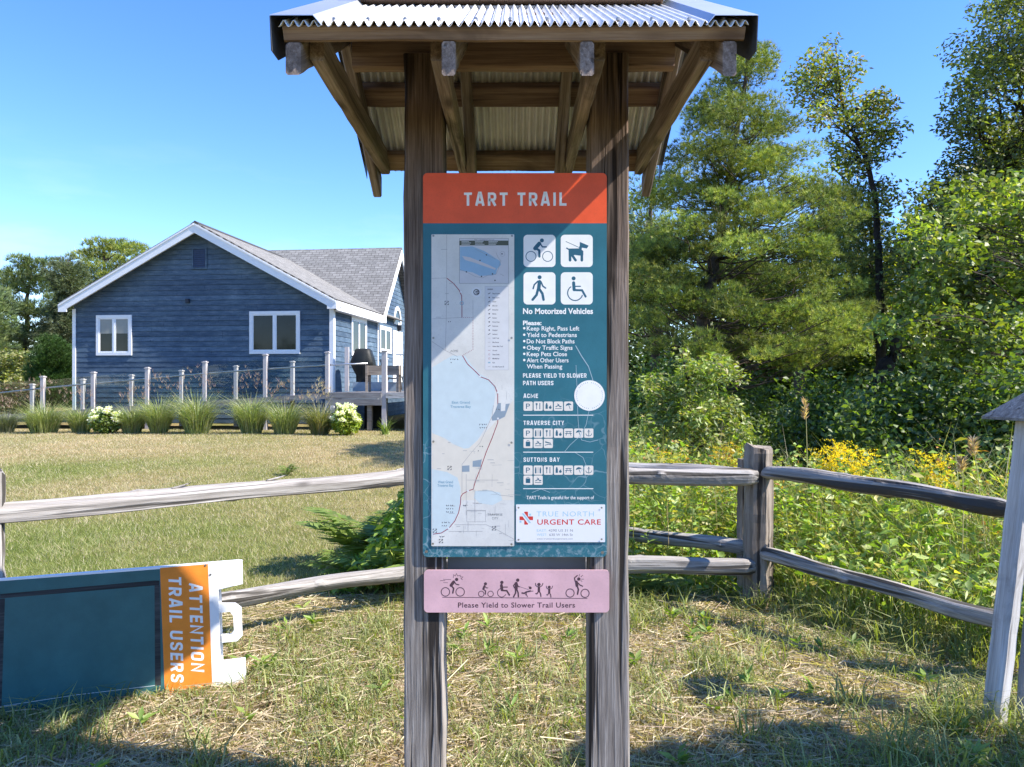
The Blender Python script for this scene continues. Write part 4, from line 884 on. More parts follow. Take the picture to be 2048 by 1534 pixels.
wr = [(y0 + .02, wing_z(y0) - .05), (WRY, WRZ2 - .055), (2 * WRY - y0, wing_z(y0) - .055), (2 * WRY - y0, wing_z(y0) - .38), (WRY, WRZ2 - .42), (y0 + .3, wing_z(y0) - .05), (y0 + .3, wing_z(y0) - .30), (y0 + .02, wing_z(y0) - .30)]
mb = MB(); mb.prism(wr, 0, WXE - .03, WXE + .015); mb.build('rake_board', WT, house, HM)
mb = MB(); mb.box((-.10, -.045, zg), (.045, -.0205, 3.95)); mb.box((.0205, -.0205, zg), (.045, .10, 3.95)); mb.build('corner_board', WT, house, HM)
mb = MB(); mb.box((-W_ - .03, -.045, zg), (-W_ + .085, -.0205, 3.95)); mb.build('corner_board', WT, house, HM)
mb = MB(); mb.box((.0205, YW + .01, zg), (.04, YW + .10, WZ)); mb.build('corner_board', WT, house, HM)
def window(x0, z0, x1, z1, plane, sash='slide', blind=None, tw=.10, sill=True):
    """plane 'g': gable face (y=0, facing -y); 's': side face (x=0, facing +x)"""
    def bx(mb, a0, b0, a1, b1, o0, o1):
        if plane == 'g': mb.box((a0, -o1, b0), (a1, -o0, b1))
        else: mb.box((o0, a0, b0), (o1, a1, b1))
    mb = MB()
    bx(mb, x0, z1 - tw, x1, z1, .02, .055); bx(mb, x0, z0, x1, z0 + tw, .02, .055); bx(mb, x0, z0 + tw, x0 + tw, z1 - tw, .02, .055); bx(mb, x1 - tw, z0 + tw, x1, z1 - tw, .02, .055)
    w = mb.build('window', WT, house, HM)
    xm = (x0 + x1) / 2; a0, a1, c0, c1 = x0 + tw, x1 - tw, z0 + tw, z1 - tw; st = .035
    mb = MB(); bx(mb, xm - .03, c0, xm + .03, c1, .02, .048)
    for (u0, u1) in ((a0, xm - .03), (xm + .03, a1)):
        bx(mb, u0, c0, u0 + st, c1, .02, .042); bx(mb, u1 - st, c0, u1, c1, .02, .042); bx(mb, u0 + st, c0, u1 - st, c0 + st, .02, .042); bx(mb, u0 + st, c1 - st, u1 - st, c1, .02, .042)
    mb.build('frame', WT, w, HM)
    for (u0, u1) in ((a0 + st, xm - .03 - st), (xm + .03 + st, a1 - st)):
        if blind:
            zb_ = c0 + (c1 - c0) * blind
            mb = MB(); bx(mb, u0, zb_ + .001, u1, c1 - st, .022, .030); mb.build('blind', M['blind'], w, HM)
            mb = MB(); bx(mb, u0, c0 + st, u1, zb_, .022, .030); mb.build('pane', M['glass_dark'], w, HM)
        else:
            mb = MB(); bx(mb, u0, c0 + st, u1, c1 - st, .022, .030); mb.build('pane', M['glass_dark'], w, HM)
    return w
a, b_ = gp(194, 711), gp(265, 630); window(a[0], a[1], b_[0], b_[1], 'g', blind=.55)
a, b_ = gp(500, 708), gp(601, 622); window(a[0], a[1], b_[0], b_[1], 'g')
a, b_ = sp(701, 711), sp(731, 642); window(a[0], a[1], b_[0], sp(701, 632)[1], 's', tw=.11)
a, b_ = sp(757.5, 704), sp(781, 655); window(a[0], a[1], b_[0], sp(757, 650)[1], 's', tw=.11)
a, b_ = sp(784, 775), sp(803, 661); zt2 = sp(784, 660)[1]
mb = MB(); y0_, y1_ = a[0], b_[0]; z0_ = 1.3
mb.box((.02, y0_, z0_), (.055, y0_ + .13, zt2)); mb.box((.02, y1_ - .13, z0_), (.055, y1_, zt2)); mb.box((.02, y0_ + .13, zt2 - .13), (.055, y1_ - .13, zt2)); d_ = mb.build('door', WT, house, HM)
mb = MB(); mb.box((.02, y0_ + .13, z0_), (.04, y1_ - .13, zt2 - .13)); mb.box((.0402, y0_ + .3, z0_ + .9), (.046, y1_ - .3, zt2 - .35)); mb.build('door_leaf', M['white_paint'], d_, HM)
cy_, cz_ = sp(793.5, 640); r0 = (sp(800.5, 640)[0] - sp(787, 640)[0]) / 2
def half(rad, n=20): return [(cy_ + rad * math.cos(math.pi * i / n), cz_ - .1 + rad * 1.25 * math.sin(math.pi * i / n)) for i in range(n + 1)]
ro = half(r0); ri = half(r0 - .12)
mb = MB(); mb.prism(ro + [(p[0], p[1]) for p in reversed(ri)], 0, .02, .055); mb.prism([(cy_ - r0, cz_ - .2), (cy_ + r0, cz_ - .2), (cy_ + r0, cz_ - .101), (cy_ - r0, cz_ - .101)], 0, .02, .055); aw = mb.build('arched_window', WT, house, HM)
mb = MB(); mb.prism(ri, 0, .0215, .03); mb.build('pane', M['glass_dark'], aw, HM)
a, b_ = gp(385, 539), gp(415, 495); mb = MB()
for (q0, q1) in (((a[0], a[1]), (b_[0], a[1] + .05)), ((a[0], b_[1] - .05), (b_[0], b_[1])), ((a[0], a[1] + .05), (a[0] + .05, b_[1] - .05)), ((b_[0] - .05, a[1] + .05), (b_[0], b_[1] - .05))): mb.box((q0[0], -.05, q0[1]), (q1[0], -.02, q1[1]))
gv_ = mb.build('gable_vent', NAVY, house, HM); mb = MB(); nl = 9
for i in range(nl):
    z = a[1] + .06 + (b_[1] - a[1] - .12) * i / nl; h = (b_[1] - a[1] - .12) / nl
    mb.add([(a[0] + .05, -.045, z), (b_[0] - .05, -.045, z), (b_[0] - .05, -.022, z + h), (a[0] + .05, -.022, z + h)], [(0, 1, 2, 3)])
mb.build('louvre', plain('louvre_navy', (.05, .07, .12), .6), gv_, HM)
a = gp(377, 602); mb = MB(); mb.box((a[0] - .06, -.10, a[1] - .06), (a[0] + .06, -.021, a[1] + .06)); mb.build('wall_light', plain('dark_fixture', (.02, .025, .04), .5), house, HM)
a = gp(678, 613, -.2); mb = MB(); mb.tube([(a[0], -.02, a[1] + .02), (a[0], -.18, a[1])], [.05, .055], 12); mb.build('security_camera', WT, house, HM)
a = sp(795, 657); mb = MB(); mb.box((.02, a[0] - .1, a[1] - .1), (.18, a[0] + .1, a[1] + .14)); mb.build('door_light', plain('dark_fixture2', (.03, .03, .035), .4), house, HM)

# ---------------------------------------------------------------- ramp and deck
RP = V((-3.468, 20.4, 0)); RD = V((-math.cos(HA), math.sin(HA), 0)); RN = V((math.sin(HA), math.cos(HA), 0))
def rline(px, off=0):
    """point on the ramp line (offset off metres back) seen in column px"""
    k = (px - CX) / F; o = RP + RN * off; t = (k * o.y - o.x) / (RD.x - k * RD.y); return o + RD * t
def zat(p, py): return EYE + (CY - py) / F * p.y
ramp_ = thing('wheelchair_ramp', (RP.x - 4, RP.y, 0), 'sloping grey ramp with mauve-grey posts and clear glass panels along house', 'ramp')
ye = lambda px: 803 - (px - 423) * .066
near = [(-20, 757), (86, 752), (187, 743.5), (295, 734.5), (410, 722.5), (531, 708), (655, 703)]
far_ = [(-28, 775), (65, 767.5), (166, 757.5), (263, 749), (363, 740), (472, 731), (585, 722)]
def post_(mbn, p, z0, z1, w=.05):
    mb = MB(); mb.box((-w, -w, z0), (w, w, z1)); mb.box((-w - .018, -w - .018, z1), (w + .018, w + .018, z1 + .028)); mb.box((-w * .8, -w * .8, z1 + .028), (w * .8, w * .8, z1 + .045))
    return mb.build(mbn, M['deckrail'], ramp_, Matrix.Translation((p.x, p.y, 0)) @ Matrix.Rotation(-HA, 4, 'Z'))
NP, FP = [], []
for (px, ty) in near: p = rline(px); NP.append((px, p, zat(p, ty))); post_('post', p, ghf(p.x, p.y) - .1, zat(p, ty) - .04)
for (px, ty) in far_: p = rline(px, 1.55); FP.append((px, p, zat(p, ty))); post_('post', p, .15, zat(p, ty) - .04)
def strip(name, pts, w, h, mat, parent):
    """box section along a list of world points"""
    mb = MB()
    for a, b_ in zip(pts, pts[1:]):
        Mx = frame(b_ - a, (0, 0, 1), a); L = (b_ - a).length; vs = []
        for x in (0, L):
            for (y, z) in ((-w, -h), (w, -h), (w, h), (-w, h)): vs.append(Mx @ V((x, y, z)))
        mb.add(vs, [(0, 1, 2, 3), (4, 7, 6, 5), (0, 4, 5, 1), (1, 5, 6, 2), (2, 6, 7, 3), (3, 7, 4, 0)])
    return mb.build(name, mat, parent)
dk = []
for px in (-60, 60, 187, 295, 423, 540, 658): p = rline(px); dk.append(V((p.x, p.y, zat(p, ye(px) + 4))))
strip('edge_beam', [p - RN * .09 for p in dk], .02, .075, M['deckwood'], ramp_)
mb = MB(); n_ = len(dk); vs = []
for p in dk: vs += [p - RN * .069 + V((0, 0, .04)), p + RN * 1.7 + V((0, 0, .04)), p - RN * .069 + V((0, 0, -.04)), p + RN * 1.7 + V((0, 0, -.04))]
fs = [(0, 1, 3, 2), (4 * n_ - 4, 4 * n_ - 2, 4 * n_ - 1, 4 * n_ - 3)]
for i in range(n_ - 1): a = 4 * i; fs += [(a, a + 4, a + 5, a + 1), (a + 2, a + 3, a + 7, a + 6), (a, a + 2, a + 6, a + 4), (a + 1, a + 5, a + 7, a + 3)]
mb.add(vs, fs); mb.build('deck_surface', M['deckwood'], ramp_)
m, nt, b = new_mat('clear_glass_panel'); nt.nodes.remove(b)
tr = N(nt, 'ShaderNodeBsdfTransparent'); tr.inputs[0].default_value = (.91, .95, .94, 1); gl = N(nt, 'ShaderNodeBsdfGlossy'); gl.inputs['Roughness'].default_value = .02
fr = N(nt, 'ShaderNodeFresnel'); fr.inputs[0].default_value = 1.25; sh = N(nt, 'ShaderNodeMixShader')
nt.links.new(fr.outputs[0], sh.inputs[0]); nt.links.new(tr.outputs[0], sh.inputs[1]); nt.links.new(gl.outputs[0], sh.inputs[2]); nt.links.new(sh.outputs[0], nt.nodes['Material Output'].inputs['Surface'])
GLASS = m
def gpanel(pa, pb, za, zb2, ya0, yb0, parent):
    d = (pb - pa).normalized(); a, b2 = pa + d * .07, pb - d * .07; n = V((d.y, -d.x, 0)) * .005
    vs = []
    for (p, z0, z1) in ((a, ya0, za), (b2, yb0, zb2)):
        for s in (-1, 1): vs += [V((p.x, p.y, z0)) + n * s, V((p.x, p.y, z1)) + n * s]
    mb = MB(); mb.add(vs, [(0, 1, 5, 4), (2, 6, 7, 3), (0, 4, 6, 2), (1, 3, 7, 5), (0, 2, 3, 1), (4, 5, 7, 6)]); mb.build('glass_panel', GLASS, parent)
for LST in (NP, FP):
    for (a, b_) in zip(LST, LST[1:]):
        z0a = zat(rline(a[0]), ye(a[0]) - 4); z0b = zat(rline(b_[0]), ye(b_[0]) - 4)
        gpanel(a[1], b_[1], a[2] - .12, b_[2] - .12, z0a, z0b, ramp_)
hr = []
for px, y in ((-20, 788), (100, 775), (263, 760), (410, 747), (531, 738), (655, 730), (735, 727)): p = rline(px, .12); hr.append(V((p.x, p.y, zat(p, y))))
mb = MB(); mb.tube(hr, .024, 8); mb.build('handrail', M['steel'], ramp_, smooth=True)
# landing deck beside the house
deck = thing('house_deck', (RP.x - .6, RP.y + 2, 0), 'grey raised timber deck at the right corner of the blue house', 'deck')
q0 = rline(658); zd = zat(RP, 785); D2 = Matrix.Translation((RP.x, RP.y, 0)) @ Matrix(((-RD.x, RN.x, 0, 0), (-RD.y, RN.y, 0, 0), (0, 0, 1, 0), (0, 0, 0, 1)))
def dbox(name, a, b_, mat): mb = MB(); mb.box(a, b_); return mb.build(name, mat, deck, D2)
dbox('fascia_board', (-1.55, -.10, zd - .17), (-.068, -.06, zd - .012), M['deckwood']); dbox('fascia_board', (-1.55, -.10, zd - .35), (-.068, -.065, zd - .178), M['deckwood'])
dbox('deck_surface', (-1.55, -.055, zd - .04), (4.2, 3.4, zd), M['deckwood']); dbox('edge_beam', (.068, -.10, zd - .15), (4.2, -.06, zd - .002), M['whitewood'])
dbox('deck_surface', (-1.95, 3.41, zd - .02), (4.2, 12.5, zd + .05), M['deckwood'])
dbox('step_riser', (-1.9, 3.0, zd + .002), (3.6, 3.4, zd + .29), plain('blue_grey_board', (.30, .36, .40), .7)); dbox('underdeck_shade', (-.85, .9, .12), (-.25, 1.0, zd - .37), M['dark'])  # black box stands in for the shade below the deck
for (x, y, z1, mt) in ((0, 0, zat(RP, 703), M['deckrail']), (-.42, .05, zd - .355, M['planter']), (-1.0, .3, zd - .355, M['planter']), (.75, .8, zd - .1, M['planter']), (1.6, .0, zat(RP, 703), M['deckrail']), (-.47, 1.7, zat(RP, 714), M['deckrail']), (.22, 1.9, zat(RP, 711), M['planter'])):
    w = .062; z0 = (.12 if z1 < zd else .12); mb = MB(); mb.box((x - w, y - w, z0), (x + w, y + w, z1))
    if z1 > zd: mb.box((x - w - .02, y - w - .02, z1), (x + w + .02, y + w + .02, z1 + .03))
    mb.build('post', mt, deck, D2)
pp = rline(694, 3.0); mb = MB(); mb.box((-.06, -.06, zd), (.06, .06, zat(pp, 694))); mb.build('post', M['deckrail'], deck, Matrix.Translation((pp.x, pp.y, 0)))
dbox('top_rail', (.06, .9, zat(RP, 707) - .02), (4, .94, zat(RP, 707) + .02), M['steel'])
for i in range(12): dbox('baluster', (.2 + i * .3, .91, zd), (.215 + i * .3, .925, zat(RP, 708)), M['dark'])
# things on the deck
bq = P(727, 760, 23.9); t = thing('covered_barbecue', (bq.x, bq.y, zd + .29), 'barbecue under a black cover on the house deck', 'barbecue')
mb = MB(); vs = []; n_ = 24; lv = [(0, .24, .2), (.15, .27, .22), (.40, .42, .3), (.58, .54, .36), (.70, .55, .36), (.95, .44, .32), (1.10, .37, .28), (1.14, .3, .2)]
rq = random.Random(3)
for (z, a, b_) in lv:
    for k in range(n_):
        th = 6.2832 * k / n_; c, s = math.cos(th), math.sin(th); e = (abs(c) ** 4 + abs(s) ** 4) ** -.25; f = 1 + rq.uniform(-.05, .05) + .04 * math.sin(7 * th)
        vs.append((bq.x + a * c * e * f * .66, bq.y + b_ * s * e * f, zd + .29 + z * .93))
fs = [tuple(range((len(lv) - 1) * n_, len(lv) * n_))]
for i in range(len(lv) - 1):
    for k in range(n_): fs.append((i*n_ + k, i*n_ + (k+1) % n_, (i+1)*n_ + (k+1) % n_, (i+1)*n_ + k))
mb.add(vs, fs); mb.build('cover', M['black'], t, smooth=True)
mb = MB(); mb.box((bq.x - .2, bq.y - .18, zd + .29), (bq.x + .2, bq.y + .18, zd + .5)); mb.build('cart', M['dark'], t)
pl = P(767, 740, 21.6); t = thing('raised_planter', (pl.x, pl.y, zd), 'wooden planter box on legs standing at the deck edge', 'planter')
mb = MB(); zq = zat(pl, 750); zp = zat(pl, 731)
for i in range(2): h = (zp - zq) / 2; mb.box((pl.x - .48, pl.y - .22, zq + i * h), (pl.x + .48, pl.y - .19, zq + (i + 1) * h - .008))
mb.box((pl.x - .48, pl.y + .19, zq), (pl.x + .48, pl.y + .22, zp)); mb.box((pl.x - .48, pl.y - .19, zq), (pl.x - .45, pl.y + .19, zp)); mb.box((pl.x + .45, pl.y - .19, zq), (pl.x + .48, pl.y + .19, zp)); mb.box((pl.x - .45, pl.y - .19, zq), (pl.x + .45, pl.y + .19, zp - .06)); mb.build('box', M['planter'], t)
for sx in (-1, 1):
    for sy in (-1, 1): mb = MB(); mb.box((pl.x + sx * .44 - .035, pl.y + sy * .235 - .014, zd), (pl.x + sx * .44 + .035, pl.y + sy * .235 + .014, zp)); mb.build('leg', M['planter'], t)
ch = P(787, 727, 23.5); t = thing('deck_chair', (ch.x, ch.y, zd + .05), 'black sling chair on the deck behind the planter', 'chair')
mb = MB(); z_ = zd + .05; prof = [(.28, z_ + .42), (.0, z_ + .36), (-.22, z_ + .40), (-.38, z_ + .95), (-.395, z_ + .94), (-.235, z_ + .37), (.0, z_ + .33), (.28, z_ + .39)]
mb.prism([(ch.x + a, b_) for (a, b_) in prof], 1, ch.y - .25, ch.y + .25); mb.build('sling', M['black'], t)
for sy in (-.24, .24):
    for (xa, xb) in ((.24, .30), (-.18, -.34)): mb = MB(); mb.tube([(ch.x + xa, ch.y + sy, z_ + .38), (ch.x + xb, ch.y + sy, z_)], .016, 6); mb.build('leg', M['dark'], t)
# ---------------------------------------------------------------- foliage generators
def unit(a): return a / np.maximum(np.linalg.norm(a, axis=-1, keepdims=True), 1e-9)
def rdir(rng, n): return unit(rng.normal(size=(n, 3)))
def pick(rng, pal, n, var=.22):
    pal = np.asarray(pal, float); c = pal[rng.integers(0, len(pal), n)]
    return np.clip(c * (1 + rng.uniform(-var, var, (n, 1))) * (1 + rng.uniform(-.06, .06, (n, 3))), 0, 1)
def leaf_mesh(rng, C, L, W, pal, droop=.25, up=.6, cup=.18, var=.22, colmul=None, dirs=None):
    """folded diamond leaves: 5 verts, 4 tris"""
    n = len(C); L = L * rng.uniform(.65, 1.25, (n, 1)); W = W * rng.uniform(.7, 1.2, (n, 1))
    d = rdir(rng, n) if dirs is None else unit(dirs + .5 * rdir(rng, n)); d[:, 2] = d[:, 2] * .6 - droop; d = unit(d)
    nr = rdir(rng, n) + np.array([0, 0, up]); s = unit(np.cross(d, nr)); nn = np.cross(s, d)
    m_ = C + d * L * .45
    v = np.stack([C, m_ + s * W * .5 + nn * W * cup, C + d * L, m_ - s * W * .5 + nn * W * cup, m_], 1)
    k = np.arange(n)[:, None] * 5
    f = np.concatenate([k + np.array([[0, 4, 1]]), k + np.array([[4, 2, 1]]), k + np.array([[0, 3, 4]]), k + np.array([[4, 3, 2]])])
    c = pick(rng, pal, n, var)
    if colmul is not None: c = np.clip(c * colmul, 0, 1)
    return v.reshape(-1, 3), f, np.repeat(c, 5, 0)
def needle_mesh(rng, C, axis, k, L, w, pal, spread=.8, colmul=None):
    """tufts: k needles fanning about each axis"""
    n = len(C); a = np.repeat(axis, k, 0); c0 = np.repeat(C, k, 0)
    d = unit(a + spread * rdir(rng, n * k)); L = L * rng.uniform(.7, 1.2, (n * k, 1))
    s = unit(np.cross(d, rdir(rng, n * k))) * w * .5
    v = np.stack([c0 - s, c0 + s, c0 + d * L], 1); f = np.arange(n * k * 3).reshape(-1, 3)
    c = pick(rng, pal, n, .22)
    if colmul is not None: c = np.clip(c * colmul, 0, 1)
    return v.reshape(-1, 3), f, np.repeat(c, k * 3, 0)
def blade_mesh(rng, B, h, w, pal, lean=.5, curl=.5, var=.2, az=None, colmul=None):
    """grass blades: 2-segment ribbons, 5 verts, 3 tris"""
    n = len(B); h = h * rng.uniform(.5, 1.25, n) if np.isscalar(h) else h; w = w * rng.uniform(.7, 1.3, n) if np.isscalar(w) else w
    az = rng.uniform(0, 6.283, n) if az is None else az
    d = np.stack([np.cos(az), np.sin(az), np.zeros(n)], 1); s = np.stack([-np.sin(az), np.cos(az), np.zeros(n)], 1)
    tw = rng.uniform(-1.2, 1.2, n); s = s * np.cos(tw)[:, None] + d * np.sin(tw)[:, None]
    le = lean * rng.uniform(.2, 1.3, n); cu = curl * rng.uniform(.3, 1.5, n)
    mid = B + d * (h * .5 * le)[:, None]; mid[:, 2] += h * .55
    tip = B + d * (h * (le + cu * .6))[:, None]; tip[:, 2] += h * np.maximum(.12, 1 - .45 * cu * le - .2 * cu)
    hw = (w * .5)[:, None]
    v = np.stack([B - s * hw, B + s * hw, mid - s * hw * .8, mid + s * hw * .8, tip], 1)
    k = np.arange(n)[:, None] * 5
    f = np.concatenate([k + np.array([[0, 1, 3]]), k + np.array([[0, 3, 2]]), k + np.array([[2, 3, 4]])])
    c = pal(B) if callable(pal) else pick(rng, pal, n, var)
    if colmul is not None: c = np.clip(c * colmul, 0, 1)
    return v.reshape(-1, 3), f, np.repeat(c, 5, 0)
def join(parts):
    Vs, Fs, Cs, o = [], [], [], 0
    for (v, f, c) in parts: Vs.append(v); Fs.append(f + o); Cs.append(c); o += len(v)
    return np.concatenate(Vs), np.concatenate(Fs), np.concatenate(Cs)
def inpoly(px, py, poly):
    r = np.zeros(len(px), bool); n = len(poly); j = n - 1
    for i in range(n):
        xi, yi = poly[i]; xj, yj = poly[j]
        c = ((yi > py) != (yj > py)) & (px < (xj - xi) * (py - yi) / ((yj - yi) or 1e-9) + xi); r ^= c; j = i
    return r
def clump_centres(rng, poly, n, d, depth, mind=0):
    xs_ = [p[0] for p in poly]; ys_p = [p[1] for p in poly]; out = []
    tries = 0
    while len(out) < n and tries < 400:
        tries += 1
        a = rng.uniform(min(xs_), max(xs_), 200); b = rng.uniform(min(ys_p), max(ys_p), 200); ok = inpoly(a, b, poly)
        for x, y in zip(a[ok], b[ok]):
            if len(out) >= n: break
            if mind and any((x - q[0]) ** 2 + (y - q[1]) ** 2 < mind * mind for q in out[-60:]): continue
            out.append((x, y))
    dd = d + np.clip(rng.normal(0, .45, len(out)), -1, 1) * depth
    return np.array([[(x - CX) / F * q, q, EYE + (CY - y) / F * q] for (x, y), q in zip(out, dd)])
def branch_pts(a, b, rng, sag=.1, n=5):
    a, b = np.array(a), np.array(b); L = np.linalg.norm(b - a); r = []
    j = rng.normal(0, .05 * L, (n, 3))
    for i in range(n):
        t = i / (n - 1); p = a + (b - a) * t + j[i] * math.sin(math.pi * t); p[2] += sag * L * math.sin(math.pi * t); r.append(V(p))
    return r
def tree(name, label, cat, group, trunk_px, trunk_r, crown, nclump, depth, leaf, seed, rc=.6, bark='bark', per=300, pal=None, size=(.11, .07), flat=.75, tufts=0, shade_var=.25, twigs=3, mind=0, attach=.22, extra=None, mat=None, brad=.022, spread=.7, nw=.010, k=12, up=.55):
    """trunk_px [(px,py,d)...] from base up; crown: polygon in photo px filled with foliage clumps at the trunk's depth"""
    rng = np.random.default_rng(seed); tp = [P(*q) for q in trunk_px]
    tp[0].z = min(tp[0].z, ghf(tp[0].x, tp[0].y) - .1)
    root = thing(name, (tp[0].x, tp[0].y, max(0, ghf(tp[0].x, tp[0].y))), label, cat, group)
    fine = []; n_ = len(tp) * 6
    for i in range(n_ + 1):
        t = i / n_ * (len(tp) - 1); a = min(int(t), len(tp) - 2); u = t - a
        p0, p1, p2, p3 = tp[max(a - 1, 0)], tp[a], tp[a + 1], tp[min(a + 2, len(tp) - 1)]
        p = .5 * ((2 * p1) + (p2 - p0) * u + (2 * p0 - 5 * p1 + 4 * p2 - p3) * u * u + (3 * p1 - p0 - 3 * p2 + p3) * u ** 3)
        fine.append(p + V(rng.normal(0, trunk_r * .12, 3)))
    mb = MB(); rad = [max(.012, trunk_r * (1.25 if i == 0 else 1) * (1 - .88 * i / n_)) for i in range(n_ + 1)]; mb.tube(fine, rad, 10)
    dmean = float(np.mean([q[2] for q in trunk_px]))
    C = clump_centres(rng, crown, nclump, dmean, depth, mind)
    if extra is not None: C = np.concatenate([C, np.array([list(P(*e)) for e in extra])])
    tz = np.array([[p.x, p.y, p.z] for p in fine]); parts = []
    for c in C:
        target = c[2] - attach * np.linalg.norm(c[:2] - tz[len(tz) // 2][:2]) - .1
        i = int(np.argmin(np.abs(tz[:, 2] - target) + .15 * np.linalg.norm(tz[:, :2] - c[:2], axis=1)))
        r0 = min(rad[i] * .55, brad * (1 + .5 * np.linalg.norm(c - tz[i])))
        bp = branch_pts(tz[i], c, rng, -.06 if tufts else .05); mb.tube(bp, [r0 * (1 - .8 * q / 4) for q in range(5)], 5)
        for _ in range(twigs):
            e = c + rdir(rng, 1)[0] * rc * np.array([1, 1, flat]) * .9; q = bp[rng.integers(2, 5)]
            mb.tube(branch_pts(q, e, rng, .03, 4), [r0 * .35, r0 * .25, r0 * .18, r0 * .08], 4, cap=False)
        tint = 1 + rng.uniform(-shade_var, shade_var)
        rr = rc * rng.uniform(.65, 1.25)
        if tufts:
            n = int(tufts * (rr / rc) ** 2); u = rdir(rng, n) * (rng.uniform(.15, 1, (n, 1)) ** .45); u[:, 2] = u[:, 2] * flat
            pts = c + u * rr; out_ = unit(unit(c - np.array([tz[i][0], tz[i][1], c[2]])) * .5 + unit(u) * .5 + np.array([0, 0, up]))
            parts.append(needle_mesh(rng, pts, out_, k, size[0], nw, pal, spread, tint))
        else:
            n = int(per * (rr / rc) ** 2); u = rdir(rng, n) * (rng.uniform(.05, 1, (n, 1)) ** .5); u[:, 2] *= flat
            parts.append(leaf_mesh(rng, c + u * rr, size[0], size[1], pal, colmul=tint))
    mb.build('trunk', M[bark], root, smooth=True)
    v, f, c = join(parts); npmesh('crown', v, f, mat or M['needle' if tufts else 'leaf'], root, col=c)
    return root
PINE = [(0.221, 0.262, 0.052), (0.281, 0.323, 0.064), (0.162, 0.206, 0.052), (0.324, 0.344, 0.070), (0.119, 0.165, 0.047)]
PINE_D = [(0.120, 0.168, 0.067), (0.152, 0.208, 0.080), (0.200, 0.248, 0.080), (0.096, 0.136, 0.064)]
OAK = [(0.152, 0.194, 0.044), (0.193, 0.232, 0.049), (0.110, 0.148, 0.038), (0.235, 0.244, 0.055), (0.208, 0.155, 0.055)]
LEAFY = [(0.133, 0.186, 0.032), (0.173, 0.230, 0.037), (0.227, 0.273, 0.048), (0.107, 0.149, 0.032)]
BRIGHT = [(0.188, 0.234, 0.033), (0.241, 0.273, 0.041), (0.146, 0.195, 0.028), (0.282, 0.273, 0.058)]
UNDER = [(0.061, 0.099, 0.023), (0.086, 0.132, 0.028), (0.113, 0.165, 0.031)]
# right: pines
tree('white_pine', 'big white pine with bright plumed boughs rising right behind the kiosk roof', 'tree', None,
     [(1378, 905, 13.5), (1400, 700, 13.4), (1430, 520, 13.4), (1462, 330, 13.3), (1495, 120, 13.2)], .17,
     [(1495, 95), (1525, 170), (1590, 240), (1635, 330), (1690, 420), (1690, 560), (1735, 650), (1730, 700), (1600, 735), (1480, 700), (1400, 740), (1300, 700), (1270, 600), (1275, 480), (1310, 390), (1360, 290), (1420, 190)],
     190, 2.0, None, 101, rc=.42, tufts=150, pal=PINE, size=(.095, 0), flat=.44, brad=.011, shade_var=.45, mind=20, extra=[(1500, 680, 12.0), (1560, 690, 12), (1640, 690, 12.2), (1690, 660, 12.4), (1330, 590, 12), (1560, 480, 12), (1620, 490, 12.2), (1500, 130, 13.2), (1498, 108, 13.2)], k=13, nw=.009, up=.9, spread=.9)
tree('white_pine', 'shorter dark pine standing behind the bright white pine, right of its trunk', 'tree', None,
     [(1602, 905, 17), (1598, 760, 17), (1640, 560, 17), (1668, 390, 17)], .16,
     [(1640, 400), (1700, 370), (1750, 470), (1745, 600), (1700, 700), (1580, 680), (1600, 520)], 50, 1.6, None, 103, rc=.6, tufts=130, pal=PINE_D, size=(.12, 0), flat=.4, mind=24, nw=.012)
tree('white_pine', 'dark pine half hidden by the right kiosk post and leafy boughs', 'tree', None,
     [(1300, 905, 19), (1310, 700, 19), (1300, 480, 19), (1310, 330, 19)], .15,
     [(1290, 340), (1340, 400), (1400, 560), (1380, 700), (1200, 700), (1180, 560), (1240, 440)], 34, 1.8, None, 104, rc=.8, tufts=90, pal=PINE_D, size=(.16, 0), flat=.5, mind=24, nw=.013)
# right: oaks and broadleaf
tree('young_oak', 'slender open-crowned young oak against the sky with dark forked trunk', 'tree', None,
     [(1768, 905, 16), (1760, 600, 16), (1752, 420, 16), (1732, 320, 16), (1690, 230, 16), (1672, 90, 16)], .10,
     [(1668, 78), (1710, 120), (1722, 170), (1765, 170), (1790, 230), (1800, 265), (1770, 310), (1800, 380), (1770, 430), (1715, 390), (1690, 330), (1640, 320), (1650, 270), (1595, 195), (1590, 150), (1625, 100)],
     62, .8, None, 111, rc=.32, per=95, pal=OAK, size=(.115, .055), bark='bark_dark', twigs=4, mind=13, flat=.8)
tree('young_oak', 'thin leaning sapling with sparse leaves beside the forked young oak', 'tree', None,
     [(1770, 905, 17.5), (1745, 560, 17.5), (1738, 430, 17.5), (1700, 370, 17.5), (1660, 330, 17.5)], .06,
     [(1640, 310), (1700, 330), (1760, 400), (1800, 500), (1780, 640), (1700, 620), (1690, 480), (1660, 400)], 30, 1.0, None, 112, rc=.40, per=60, pal=OAK, size=(.14, .07), bark='bark_dark', mind=16)
tree('oak_tree', 'massive dark oak with leaning trunk filling the upper right', 'tree', None,
     [(1700, 905, 15), (1745, 800, 15), (1835, 590, 15), (1945, 390, 15), (2040, 255, 15), (2130, 60, 15)], .21,
     [(1985, -20), (2180, -80), (2200, 640), (1830, 660), (1800, 560), (1815, 470), (1870, 360), (1890, 330), (1920, 220), (1912, 150), (1915, 105), (1965, 60)],
     250, 2.2, None, 115, rc=.48, per=185, pal=[(0.077, 0.101, 0.026), (0.099, 0.128, 0.029), (0.128, 0.155, 0.035), (0.063, 0.084, 0.024), (0.169, 0.182, 0.047)], size=(.105, .055), bark='bark_dark', mind=14, brad=.03, shade_var=.42)
